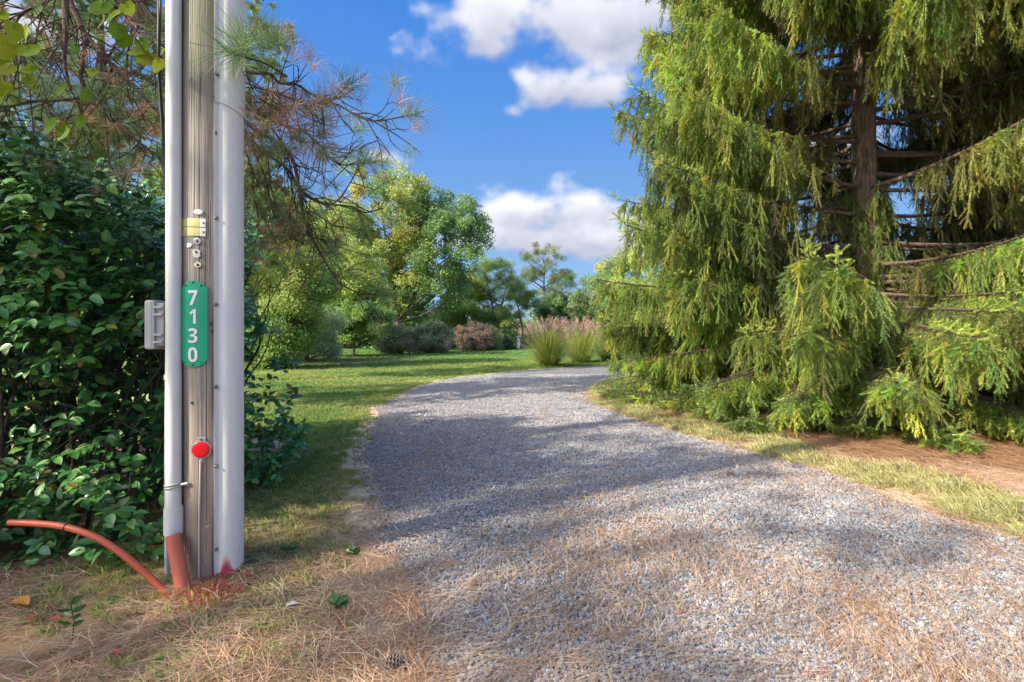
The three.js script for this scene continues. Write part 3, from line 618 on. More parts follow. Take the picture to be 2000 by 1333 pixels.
{
  const a = P(337, 1046, 2.72), e = P(361, 1166, 2.66), b = new GB();
  b.tube([a, a.clone().lerp(e, 0.5), e.clone().add(e.clone().sub(a).normalize().multiplyScalar(0.05))], 0.0365, 28);
  b.tube([a.clone(), a.clone().lerp(e, 0.5)], 0.031, 28);
  const n = e.clone().sub(a).normalize(), s = V(0, 0, 1).cross(n).normalize(), t = n.clone().cross(s), k0 = b.count;
  for (let i = 0; i <= 28; i++) for (const r of [0.031, 0.0365]) { const q = i / 28 * 6.2832, d = s.clone().multiplyScalar(Math.cos(q)).addScaledVector(t, Math.sin(q)); b.p.push(a.x + d.x * r, a.y + d.y * r, a.z + d.z * r); b.n.push(-n.x, -n.y, -n.z); b.uv.push(0, 0); }
  for (let i = 0; i < 28; i++) { const k = k0 + i * 2; b.i.push(k, k + 1, k + 2, k + 2, k + 1, k + 3); }
  tag(b.build('orange_duct', std([0.58, 0.15, 0.085], 0.55, { side: THREE.DoubleSide, map: dirt }), scene), 'short thick orange duct leaning out of the ground below the white conduit', 'duct');
}
{
  const o = thing('orange_hose', 'long thin orange duct arching out from the pole foot toward the shrub', 'duct', [0, 0, 0]);
  const pts = smoothPts([P(18, 1021, 2.72), P(70, 1023, 2.7), P(128, 1030, 2.68), P(190, 1052, 2.66), P(245, 1088, 2.65), P(292, 1128, 2.65), P(331, 1166, 2.64)], 40), b = new GB();
  b.tube(pts, 0.0165, 20, { cap: true }); b.build('pipe', ORANGE, o);
  const k = new GB(); k.tube([P(126.5, 1029.7, 2.68), P(130, 1030.6, 2.68)], 0.0175, 20, { cap: true }); k.build('band', std([0.02, 0.02, 0.02], 0.6), o);
}

// ------------------------------------------------------------------ big glossy shrub at the left
{
  rnd = makeRng(51);
  const leaf = (() => {   // one leaf 1 long along +y, folded at the midrib and bent back at the tip
    const b = new GB(), st = [[0, 0.0], [0.16, 0.2], [0.42, 0.29], [0.7, 0.23], [0.9, 0.1], [1, 0]];
    st.forEach(([t, w]) => { const z = -0.22 * t * t; for (const s of [-1, 0, 1]) { b.p.push(s * w, t, z + Math.abs(s) * w * 0.28); } });
    for (let i = 0; i < st.length - 1; i++) for (let k = 0; k < 2; k++) { const a = i * 3 + k; b.i.push(a, a + 1, a + 3, a + 3, a + 1, a + 4); }
    const g = b.geo(); g.computeVertexNormals(); return g;
  })();
  const o = thing('evergreen_shrub', 'tall glossy-leaved evergreen shrub filling the left side behind the pole', 'shrub', [0, 0, 0]);
  const topY = (x, z) => lookup([[-5.5, 2.5], [-4, 2.72], [-3.3, 2.58], [-2.75, 2.2], [-2.45, 1.8], [-2.1, 1.25]], x) + fbm(x * 1.7, z * 1.7, 5, 3) * 0.5 - 0.12 * Math.max(0, z + 3.4);
  const frontZ = (x, y) => lookup([[0, -3.0], [0.5, -3.08], [1.1, -3.2], [1.8, -3.02], [2.4, -3.15], [3, -3.6]], y) - 1.6 * sstep(-2.75, -2.1, x) + fbm(x * 1.5, y * 1.5, 3, 3) * 0.5;
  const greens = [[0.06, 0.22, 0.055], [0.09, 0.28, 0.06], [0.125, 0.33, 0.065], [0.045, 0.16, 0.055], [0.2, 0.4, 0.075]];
  const items = [], stems = new GB();
  const shoot = (p, dir, len, n, sparse, tone) => {
    const pts = [], e = dir.clone().normalize(); for (let i = 0; i <= 4; i++) { const t = i / 4; pts.push(p.clone().addScaledVector(e, len * t).add(V(0, -0.1 * len * t * t, 0))); }
    stems.tube(pts, pts.map((_, i) => 0.0035 * (1 - i / 6)), 4);
    for (let i = 0; i < n; i++) {
      const t = 0.15 + 0.85 * (i + rnd() * 0.6) / n, q = pts[0].clone().lerp(pts[4], t), a = i * 2.4 + R(-0.4, 0.4), side = V(Math.cos(a), 0, Math.sin(a)); side.addScaledVector(e, -side.dot(e)).normalize();
      const ld = side.multiplyScalar(0.9).addScaledVector(e, 0.75).add(V(0, -0.25, 0)).normalize();
      const qd = toward(ld, 0), up = V(0, 0, 1).applyQuaternion(qd), want = V(R(-0.5, 0.5), 1, 0.55 + R(-0.5, 0.5)).addScaledVector(ld, -ld.dot(V(0, 1, 0.55))).normalize();
      const ang = Math.atan2(up.clone().cross(want).dot(ld), up.dot(want)); qd.premultiply(new THREE.Quaternion().setFromAxisAngle(ld, ang));
      const s = R(0.05, 0.096); items.push([q, qd, s, jit(rnd() < 0.03 ? pick([[0.3, 0.3, 0.04], [0.34, 0.24, 0.05], [0.25, 0.15, 0.06]]) : tone ?? pick(greens), 0.22)]);
    }
  };
  for (let i = 0; i < 3700; i++) {
    const kind = rnd(); let p, dir;
    if (kind < 0.5) {          // the face toward the drive
      const x = R(-4.3, -2.12), ty = topY(x, -3.3); let y = R(0.04, ty);
      const holes = fbm(x * 1.5, y * 1.8, 9, 3); if (y < 1.32 && y > 0.5 && rnd() < 0.88 + holes * 0.6) continue; if (y <= 0.5 && rnd() < 0.35) continue; if (y > 1.25 && rnd() < -0.15 - holes) continue;
      p = V(x, y, frontZ(x, y) - R(0, 0.4)); dir = V(R(-0.5, 0.6), R(-0.25, 0.7), R(0.3, 1));
    } else if (kind < 0.71) {   // top
      const z = R(-6, -3.1), x = Math.min(R(-5.6, -2.1), 0.47 * z - 0.3); p = V(x, topY(x, z) - R(0.05, 0.35), z); dir = V(R(-0.5, 0.6), R(0.4, 1), R(-0.3, 0.8));
    } else {                    // the end behind the pole
      const z = R(-5.4, -3.9), y = R(0.5, 1.75 - 0.12 * (z + 5.4)); if (y < 0.7 && rnd() < 0.5) continue; p = V(0.47 * z - R(0.5, 0.95) + fbm(y * 2, z, 2, 2) * 0.3, y, z); dir = V(R(0.2, 1), R(-0.2, 0.7), R(-0.3, 0.7));
    }
    shoot(p, dir, R(0.22, 0.46), 7 + Math.floor(rnd() * 5), 0);
  }
  // low sprays over the ground in front
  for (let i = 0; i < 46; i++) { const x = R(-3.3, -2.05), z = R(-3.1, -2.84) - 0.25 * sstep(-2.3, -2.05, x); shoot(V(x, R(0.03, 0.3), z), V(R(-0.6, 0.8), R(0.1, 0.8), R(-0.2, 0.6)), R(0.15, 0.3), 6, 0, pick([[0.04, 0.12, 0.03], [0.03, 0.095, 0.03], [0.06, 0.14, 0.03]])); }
  // inner wood
  for (let i = 0; i < 95; i++) { const z = R(-5.6, -3.35), x = Math.min(R(-5.2, -2.5), 0.47 * z - 0.6), h = topY(x, z) * R(0.6, 0.95), a = R(0, 6.28); stems.tube(smoothPts([V(x, -0.05, z), V(x + Math.cos(a) * 0.15, h * 0.4, z + Math.sin(a) * 0.15), V(x + Math.cos(a) * 0.5, h * 0.75, z + Math.sin(a) * 0.4), V(x + Math.cos(a) * 0.6 + R(-0.2, 0.2), h, z + Math.sin(a) * 0.5)], 8), [0.014, 0.013, 0.012, 0.011, 0.009, 0.008, 0.006, 0.005, 0.003], 5); }
  for (let i = 0; i < 420; i++) { const p = V(R(-4.6, -2.3), R(0.1, 1.7), R(-4.4, -3.2)), dd = randDir(); dd.y *= 0.7; const e = p.clone().addScaledVector(dd, R(0.2, 0.6)); stems.tube([p, p.clone().lerp(e, 0.5).add(V(0, R(-0.05, 0.05), 0)), e], [0.003, 0.0025, 0.0015], 4); }
  stems.build('stem', bark([0.2, 0.15, 0.1]), o);
  // the leaves one can pick out are single meshes; the rest stay together
  const shiny = [0, 1, 2, 3].map((k) => leafMat(mixc(greens[0], greens[2], k / 3), 0.25, 0.36, { specularIntensity: 1 }));
  const eye = camera.position, vis = items.filter(([p]) => { const d = -p.z, px = 1000 + p.x / d * 1000; return px > 5 && (px < 320 || (px > 480 && px < 545)); }).sort((a, b) => a[0].distanceTo(eye) / a[2] - b[0].distanceTo(eye) / b[2]);
  const single = new Set(vis.slice(0, 300)); let k = 0;
  for (const it of single) { const m = mesh('leaf', leaf, shiny[k++ % 4], o); m.position.copy(it[0]); m.quaternion.copy(it[1]); m.scale.setScalar(it[2]); }
  const c = new Copies(); for (const it of items) if (!single.has(it)) c.add(it[0], it[1], V(it[2], it[2], it[2]), it[3]);
  // deep filling leaves that keep the inside dark
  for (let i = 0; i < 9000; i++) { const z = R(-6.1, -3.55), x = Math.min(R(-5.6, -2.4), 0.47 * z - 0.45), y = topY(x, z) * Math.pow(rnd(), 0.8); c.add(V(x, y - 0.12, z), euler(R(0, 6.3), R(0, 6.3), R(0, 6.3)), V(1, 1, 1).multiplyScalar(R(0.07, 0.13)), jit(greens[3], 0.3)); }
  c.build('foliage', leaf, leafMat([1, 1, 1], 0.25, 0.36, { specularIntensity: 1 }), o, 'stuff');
}

// ------------------------------------------------------------------ Norway spruce
const brush = (b, p0, dir, len, n, nl, wid) => {
  const side = dir.clone().cross(V(0.3, 0.5, 0.8)).normalize(), up = dir.clone().cross(side);
  for (let i = 0; i < n; i++) {
    const t = (i + rnd()) / n, a = R(0, 6.283), rad = side.clone().multiplyScalar(Math.cos(a)).addScaledVector(up, Math.sin(a)), o = p0.clone().addScaledVector(dir, len * t);
    const d = rad.clone().addScaledVector(dir, 0.75).normalize(), s = d.clone().cross(rad).normalize().multiplyScalar(wid / 2);
    const l = nl * R(0.8, 1.15) * (t > 0.9 ? 0.75 : 1); b.tri(o.clone().sub(s), o.clone().add(s), o.clone().addScaledVector(d, l));
  }
};
rnd = makeRng(61);
const TWIGS = [0, 1, 2].map((v) => {   // a hanging spray about half a metre long, along +y
  const b = new GB(); brush(b, V(0, 0, 0), UP, 0.34, 105, 0.032, 0.0095);
  const n = [3, 5, 7][v]; for (let i = 0; i < n; i++) { const a = i * 2.3 + R(-0.5, 0.5), t = 0.02 + 0.75 * i / n, k = R(0.25, 0.7), d = V(Math.cos(a) * k, 1, Math.sin(a) * k).normalize(), l = R(0.1, 0.22) * (1 - t * 0.35); brush(b, V(0, 0.34 * t, 0), d, l, Math.round(l * 310), 0.03, 0.0095); }
  return b.geo();
});
const TIP = (() => { const b = new GB(); brush(b, V(0, 0, 0), UP, 0.2, 110, 0.026, 0.006); for (const [t, a] of [[0.02, 0.5], [0.03, 2.6], [0.09, 1.5], [0.1, 4.4], [0.14, 3.3]]) brush(b, V(0, t, 0), V(Math.cos(a), 0.75, Math.sin(a)).normalize(), 0.13 - t * 0.2, 60, 0.024, 0.006); return b.geo(); })();
function makeSpruce({ label, x, d, h, rad, seed, hMax, cols, hMin = 0.22, dens = 1, gap = [2.9, 5.7, -0.05, 0.998, 0.66], skirt = 0 }) {
  rnd = makeRng(seed);
  const o = thing('spruce_tree', label, 'spruce', [x, 0, -d]);
  const wood = new GB(), limbsG = new GB(), c = [new Copies(), new Copies(), new Copies()], tips = new Copies(), dead = new GB();
  const tp = [], tr = []; for (let i = 0; i <= 14; i++) { const t = i / 14; tp.push(V(fbm(t * 4, 1, seed, 2) * 0.2, h * t - 0.1, fbm(t * 4, 7, seed, 2) * 0.2)); tr.push(0.02 + 0.24 * (1 - t) * (i === 0 ? 1.25 : 1)); }
  wood.tube(tp, tr, 14, { vs: 0.8 });
  const down = V(0, -1, 0);
  for (let y = hMin; y < hMax; y += y < 2.6 ? R(0.17, 0.23) : R(0.26, 0.36)) {
    const n = y < 2.6 ? 10 : 5; const a0 = R(0, 6.28);
    const yw = y;
    for (let k = 0; k < n; k++) {
      const y = Math.max(0.2, yw + R(-0.14, 0.14)), az = a0 + k / n * 6.283 + R(-0.35, 0.35), out = V(Math.cos(az), 0, Math.sin(az)), L = rad * Math.pow(1 - y / h, 0.6) * R(0.82, 1.08) * lerp(0.93, 1, sstep(0.5, 4, y)) * (out.x < -0.45 && out.z < 0.3 && y < 3 ? 0.97 : y > 4 ? 0.93 : 0.97), side = V(-out.z, 0, out.x);
      if (y > gap[0] && y < gap[1] && out.x * gap[2] + out.z * gap[3] > gap[4] && rnd() < 0.7) continue;
      const sag = R(0.06, 0.2), lift = lerp(-0.14, 0.13, clamp((y - 1.2) / 2.4)) + (y > 2 ? R(-0.1, 0.12) : 0), bendS = R(-0.35, 0.35);
      const pt = (t) => { const q = V(0, y + L * (-sag * t + (sag + lift) * Math.pow(t, 2.1)), 0).addScaledVector(out, L * t).addScaledVector(side, bendS * t * t); if (q.y < 0.12 + 0.1 * t) q.y = 0.12 + 0.1 * t; return q; };
      const N = 12, pts = []; for (let i = 0; i <= N; i++) pts.push(pt(i / N));
      limbsG.tube(pts, pts.map((_, i) => lerp(0.045, 0.006, Math.pow(i / N, 0.8)) * (0.6 + L / 9)), 6, { vs: 2 });
      const shade = R(0.75, 1.2), step = 0.125 / dens;
      for (let s = L * 0.2; s < L * 0.985; s += step * R(0.7, 1.3)) {
        const t = s / L, q = pt(t), dirL = pt(Math.min(1, t + 0.03)).sub(pt(t - 0.03)).normalize();
        for (const sd of [-1, 1]) {
          const ll = (0.18 + 0.85 * Math.pow(1 - t, 0.7) * sstep(0.1, 0.45, t)) * R(0.5, 1.1);
          const ld = side.clone().multiplyScalar(sd * 0.8).addScaledVector(dirL, 0.65).add(V(0, -0.15, 0)).normalize();
          const m = Math.max(1, Math.round(ll / 0.11 * dens)), ends = [];
          const lat = [q.clone(), q.clone().addScaledVector(ld, ll * 0.5).add(V(0, 0.02, 0)), q.clone().addScaledVector(ld, ll).add(V(0, -0.2 * ll, 0))];
          (t < 0.45 ? dead : limbsG).tube(lat, [0.007, 0.005, 0.002], 3);
          const bare = y < 2.6 ? sstep(0.4, 0.15, t) : sstep(0.66, 0.3, t);
          for (let i = 0; i < m; i++) {
            if (rnd() < bare * 0.8) continue;
            const u = (i + rnd()) / m, e = lat[0].clone().lerp(lat[2], u), outT = t > 0.75 ? 0.35 : 0.1;
            const hd = down.clone().addScaledVector(ld, R(0, 0.22)).addScaledVector(dirL, R(0, outT)).add(V(R(-0.15, 0.15), 0, R(-0.15, 0.15))).normalize();
            let len = (rnd() < 0.22 ? R(1.2, 2.1) : R(0.6, 1.25)) * lerp(1.15, 0.7, sstep(0.75, 1, t)) * (y > 2 ? 1.15 : 0.95);
            if (e.y - len * 0.36 < 0.04) { hd.addScaledVector(out, R(0.1, 0.6)).addScaledVector(side, R(-0.4, 0.4)).normalize(); len = clamp((e.y - 0.03) / 0.36, 0.3, len); }
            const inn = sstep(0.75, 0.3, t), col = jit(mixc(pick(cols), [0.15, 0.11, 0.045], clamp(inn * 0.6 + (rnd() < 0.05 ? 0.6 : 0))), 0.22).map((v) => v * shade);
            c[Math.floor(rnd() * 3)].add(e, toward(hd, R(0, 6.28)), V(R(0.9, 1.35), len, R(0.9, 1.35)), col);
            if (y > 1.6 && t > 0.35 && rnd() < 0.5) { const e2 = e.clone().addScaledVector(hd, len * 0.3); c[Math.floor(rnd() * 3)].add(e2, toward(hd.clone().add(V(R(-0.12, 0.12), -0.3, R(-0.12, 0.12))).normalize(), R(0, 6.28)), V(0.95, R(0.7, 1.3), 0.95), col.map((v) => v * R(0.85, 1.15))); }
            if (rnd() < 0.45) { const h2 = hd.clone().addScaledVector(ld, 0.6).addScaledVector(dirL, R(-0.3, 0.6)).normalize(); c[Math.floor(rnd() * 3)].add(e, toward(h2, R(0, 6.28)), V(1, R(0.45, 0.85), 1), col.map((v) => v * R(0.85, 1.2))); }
          }
        }
        if (rnd() < 0.2 && t > 0.5) tips.add(q, toward(dirL.clone().add(randDir().multiplyScalar(0.4)).normalize(), R(0, 6)), V(1, 1, 1).multiplyScalar(R(0.8, 1.3)), jit(cols[0], 0.15).map((v) => v * shade));
      }
      const e = pts[N], dE = pts[N].clone().sub(pts[N - 1])  .normalize().add(V(0, e.y < 0.9 ? -0.05 : 0.25, 0)).normalize();
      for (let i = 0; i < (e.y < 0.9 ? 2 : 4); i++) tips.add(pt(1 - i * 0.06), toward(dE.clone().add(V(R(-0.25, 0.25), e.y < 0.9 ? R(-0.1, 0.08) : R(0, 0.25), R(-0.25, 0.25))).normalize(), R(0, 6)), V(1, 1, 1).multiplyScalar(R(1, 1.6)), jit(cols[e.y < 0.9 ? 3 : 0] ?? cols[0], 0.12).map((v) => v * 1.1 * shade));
      // bare dead twigs near the trunk
      for (let i = 0; i < 9; i++) { const q = pt(R(0.08, 0.5)), dd = side.clone().multiplyScalar(R(-1, 1)).addScaledVector(out, R(0, 0.7)).add(V(0, R(-0.7, 0.1), 0)).normalize(), l = R(0.25, 0.75); dead.tube([q, q.clone().addScaledVector(dd, l * 0.5), q.clone().addScaledVector(dd, l).add(V(0, -0.12 * l, 0))], [0.004, 0.003, 0.0015], 3); }
    }
  }
  for (let i = 0; i < skirt; i++) { const a = R(0, 6.28), q = V(Math.cos(a) * R(0.2, 0.55), R(1.9, 4.2), Math.sin(a) * R(0.2, 0.55)); c[i % 3].add(q, toward(V(R(-0.15, 0.15), -1, R(-0.15, 0.15)).normalize(), R(0, 6.28)), V(1.1, R(0.8, 1.5), 1.1), jit(pick(cols), 0.2).map((v) => v * 0.75)); }
  wood.build('trunk', BARK_SPRUCE, o); limbsG.build('limb', BARK_SPRUCE, o); dead.build('dead_twig', bark([0.22, 0.16, 0.115]), o);
  c.forEach((q, i) => q.build('spray', TWIGS[i], NEEDLES, o, 'stuff')); tips.build('shoot_tip', TIP, NEEDLES, o, 'stuff');
  return o;
}
makeSpruce({ label: 'big weeping spruce with drooping curtains of green beside the drive', x: SPRUCE.x, d: -SPRUCE.z, h: 24, rad: 5.7, seed: 71, hMax: 11, skirt: 330, cols: [[0.34, 0.41, 0.085], [0.27, 0.345, 0.075], [0.4, 0.44, 0.095], [0.17, 0.25, 0.065], [0.22, 0.3, 0.07]] });
makeSpruce({ label: 'dark spruce at the right edge behind the big weeping one', x: 13.2, d: 11.5, h: 15, rad: 4.4, seed: 72, hMax: 10.5, dens: 0.7, hMin: 0.8, cols: [[0.15, 0.22, 0.06], [0.1, 0.17, 0.05], [0.19, 0.24, 0.06]] });

// ------------------------------------------------------------------ pine over the pole, its hanging branches
const TUFT = needleTuft(70, 0.16, 0.0017, 0.75, 81), TUFT_DEAD = needleTuft(46, 0.15, 0.0017, 0.6, 82);
{
  rnd = makeRng(91);
  const o = thing('pine_tree', 'pine with brown-tipped branches hanging over the pole from the left', 'pine', [0, 0, 0]);
  const trunk = new GB(), br = new GB(), tw = new GB(), green = new Copies(), brown = new Copies();
  const base = V(-5.6, -0.1, -3.3), tp = []; for (let i = 0; i <= 8; i++) tp.push(V(base.x + 0.15 * Math.sin(i), i * 1.35 - 0.1, base.z - 0.1 * Math.cos(i * 0.8)));
  trunk.tube(tp, tp.map((_, i) => 0.24 * (1 - i / 10)), 14, { vs: 0.8 }); trunk.build('trunk', BARK_PINE, o);
  const tuft = (p, dir, dead, s = 1) => (dead ? brown : green).add(p, toward(dir.clone().normalize(), R(0, 6.28)), V(s, s, s).multiplyScalar(R(0.75, 1.15)), dead ? jit(pick([[0.5, 0.27, 0.16], [0.56, 0.35, 0.21], [0.4, 0.21, 0.13]]), 0.2) : jit(pick([[0.1, 0.19, 0.09], [0.15, 0.24, 0.09], [0.22, 0.28, 0.09]]), 0.2));
  // a branch traced by points, with side twigs that fork again
  const branch = (pts, r0, r1, { twigs = 10, tl = 0.3, deadShare = 0.4, tufts = 1, droop = 0.3, end } = {}) => {
    const c = smoothPts(pts, pts.length * 5); br.tube(c, c.map((_, i) => lerp(r0, r1, i / (c.length - 1))), 7, { vs: 2 });
    for (let k = 0; k < twigs; k++) {
      const i = 2 + Math.floor(rnd() * (c.length - 4)), q = c[i], t = c[i + 1].clone().sub(c[i - 1]).normalize(), dd = t.clone().multiplyScalar(R(0.3, 1)).add(randDir().multiplyScalar(0.9)).add(V(0, -droop, 0)).normalize(), l = tl * R(0.4, 1.2);
      const m = q.clone().addScaledVector(dd, l * 0.5).add(V(0, R(-0.04, 0.02), 0)), e = q.clone().addScaledVector(dd, l).add(V(R(-0.05, 0.05), R(-0.08, 0.08), R(-0.05, 0.05)));
      const cc = smoothPts([q, m, e], 6); tw.tube(cc, cc.map((_, j) => lerp(Math.min(r1, 0.0055), 0.0022, j / 6)), 5);
      for (let f = 0; f < 2; f++) if (rnd() < 0.6) { const q2 = cc[2 + Math.floor(rnd() * 3)], d2 = dd.clone().add(randDir().multiplyScalar(0.8)).normalize(), e2 = q2.clone().addScaledVector(d2, l * R(0.3, 0.6)); tw.tube([q2, q2.clone().lerp(e2, 0.5).add(V(0, 0.015, 0)), e2], [0.003, 0.0025, 0.002], 4); if (rnd() < tufts * 0.35) tuft(e2, d2, rnd() < deadShare, 0.8); }
      if (rnd() < tufts) tuft(e, e.clone().sub(m).add(V(0, 0.05, 0)), rnd() < deadShare);
    }
    const dE = c[c.length - 1].clone().sub(c[c.length - 3]).normalize(); if (end !== false) { tuft(c[c.length - 1], dE, end === 'dead', 1.15); tuft(c[c.length - 2], dE.clone().add(V(0, 0.4, 0)), end === 'dead', 1); }
  };
  const D = (l, d) => l.map(([x, y, k]) => P(x, y, k ?? d));
  // to the right of the pole
  branch(D([[330, 60, 3.3], [420, 170, 3.35], [480, 240, 3.4], [565, 300], [587, 394], [596, 435], [615, 476], [640, 520], [663, 552], [700, 572], [735, 577]], 3.4), 0.016, 0.004, { twigs: 26, tl: 0.36, tufts: 0.3, deadShare: 0.2 });
  branch(D([[574, 357], [606, 385], [637, 398], [685, 404], [713, 415], [748, 407]], 3.4), 0.008, 0.004, { twigs: 9, tl: 0.26, tufts: 0.15, end: false });
  branch(D([[593, 413], [615, 416], [647, 438], [681, 446]], 3.35), 0.007, 0.004, { twigs: 5, tl: 0.2, tufts: 0.2 });
  branch(D([[470, 250], [511, 331], [543, 432], [600, 460], [640, 470]], 3.7), 0.01, 0.004, { twigs: 14, tl: 0.4, tufts: 0.35, deadShare: 0.2 });
  branch(D([[400, 60, 3], [475, 140, 2.9], [528, 145, 3], [545, 162], [578, 165], [610, 185], [660, 205], [720, 235], [790, 228]], 3.1), 0.011, 0.004, { twigs: 26, tl: 0.3, deadShare: 0.55, tufts: 0.5 });
  branch(D([[475, 160], [561, 190], [594, 201], [640, 198], [668, 178]], 3.2), 0.008, 0.004, { twigs: 18, tl: 0.26, deadShare: 0.6, tufts: 0.65 });
  branch(D([[470, 257], [515, 297], [561, 330], [594, 380], [650, 398], [700, 330]], 3.5), 0.012, 0.004, { twigs: 26, tl: 0.38, deadShare: 0.4, tufts: 0.3 });
  branch(D([[476, 290], [492, 330], [495, 380], [505, 440], [497, 480]], 3.6), 0.009, 0.003, { twigs: 14, tl: 0.4, tufts: 0.2 });
  branch(D([[480, 210], [540, 240], [600, 262], [660, 320], [715, 318]], 3.6), 0.01, 0.004, { twigs: 30, tl: 0.38, deadShare: 0.5, tufts: 0.45 });
  branch(D([[480, 180], [520, 235], [560, 300], [570, 380], [560, 430]], 3.5), 0.01, 0.003, { twigs: 26, tl: 0.36, deadShare: 0.6, tufts: 0.4 });
  for (const [x, y, s] of [[475, 108, 1.5], [482, 100, 1.4], [520, 105, 1.2], [545, 110, 1.1]]) { for (let i = 0; i < 2; i++) tuft(P(x + R(-6, 6), y + R(-4, 4), 2.62), V(R(-0.8, 0.4), R(0, 0.8), R(-0.2, 0.7)), false, s * 0.95); }
  branch(D([[560, 150, 2.9], [520, 125, 2.75], [478, 112, 2.64]], 2.6), 0.006, 0.0045, { twigs: 0 });
  for (let i = 0; i < 46; i++) { const a = P(R(485, 640), R(165, 300), R(3.0, 3.6)); tuft(a, V(R(-1, 1), R(-1, 0.3), R(-0.5, 0.8)), rnd() < 0.8); }
  // to the left of the pole
  branch(D([[60, -160], [120, -40], [127, 60], [125, 110], [130, 150], [140, 175]], 2.9), 0.022, 0.004, { twigs: 8, tl: 0.35, tufts: 0.1, end: false });
  branch(D([[100, -70], [142, 16], [165, 66], [198, 102], [231, 142], [280, 188], [323, 238], [360, 290]], 3.1), 0.02, 0.007, { twigs: 26, tl: 0.42, tufts: 0.25, deadShare: 0.5 });
  branch(D([[215, -90], [270, 0], [297, 33], [323, 73], [360, 130]], 3.3), 0.018, 0.01, { twigs: 14, tl: 0.45, tufts: 0.3, deadShare: 0.4 });
  branch(D([[150, -60], [211, 0], [264, 30], [284, 60], [303, 102], [322, 170]], 3.2), 0.012, 0.006, { twigs: 20, tl: 0.4, tufts: 0.3, deadShare: 0.5 });
  branch(D([[168, 76], [158, 142], [158, 185], [119, 195], [60, 198], [26, 207], [-30, 230]], 3.0), 0.013, 0.004, { twigs: 18, tl: 0.34, tufts: 0.15, end: false });
  branch(D([[158, 185], [185, 205], [231, 244], [284, 290], [300, 300]], 3.0), 0.008, 0.003, { twigs: 16, tl: 0.34, tufts: 0.2, deadShare: 0.6 });
  branch(D([[140, -60], [89, 3], [43, 26], [13, 73], [-40, 120]], 3.0), 0.011, 0.005, { twigs: 14, tl: 0.4, tufts: 0.1, end: false });
  for (let i = 0; i < 15; i++) { const x = R(-60, 320), y = R(-60, 180), d = R(2.9, 4.4); branch(D([[x, y], [x + R(-60, 60), y + R(40, 90)], [x + R(-90, 90), y + R(110, 210)]], d), 0.006, 0.003, { twigs: 8, tl: 0.4, tufts: 0.3, deadShare: 0.55 }); }
  for (let i = 0; i < 40; i++) tuft(P(R(0, 325), R(60, 330), R(3.6, 5)), randDir(), rnd() < 0.5, 1.1);
  // the crown out of the frame, high on the left
  for (let i = 0; i < 9; i++) {
    const y = R(4.6, 8), a = R(0, 6.28), L = R(1.8, 3.6) * (1 - (y - 4.5) / 11), s = V(base.x, y, base.z), e = s.clone().add(V(Math.cos(a) * L, R(0.1, 0.7), Math.sin(a) * L));
    if (e.z > -1 && e.x > -3.2) continue;
    const c = smoothPts([s, s.clone().lerp(e, 0.5).add(V(0, 0.1, 0)), e], 8); br.tube(c, c.map((_, j) => lerp(0.05, 0.012, j / 8)), 6, { vs: 2 });
    for (let k = 0; k < 26; k++) { const q = s.clone().lerp(e, R(0.35, 1.05)).add(randDir().multiplyScalar(R(0.1, 0.75))); tuft(q, randDir().add(V(0, 0.7, 0)), rnd() < 0.12, 1.5); }
  }
  br.build('branch', bark([0.3, 0.21, 0.16]), o); tw.build('twig', bark([0.33, 0.22, 0.165]), o);
  green.build('needles', TUFT, NEEDLES, o, 'stuff'); brown.build('dead_needles', TUFT_DEAD, leafMat([1, 1, 1], 0.25, 0.8), o, 'stuff');
}
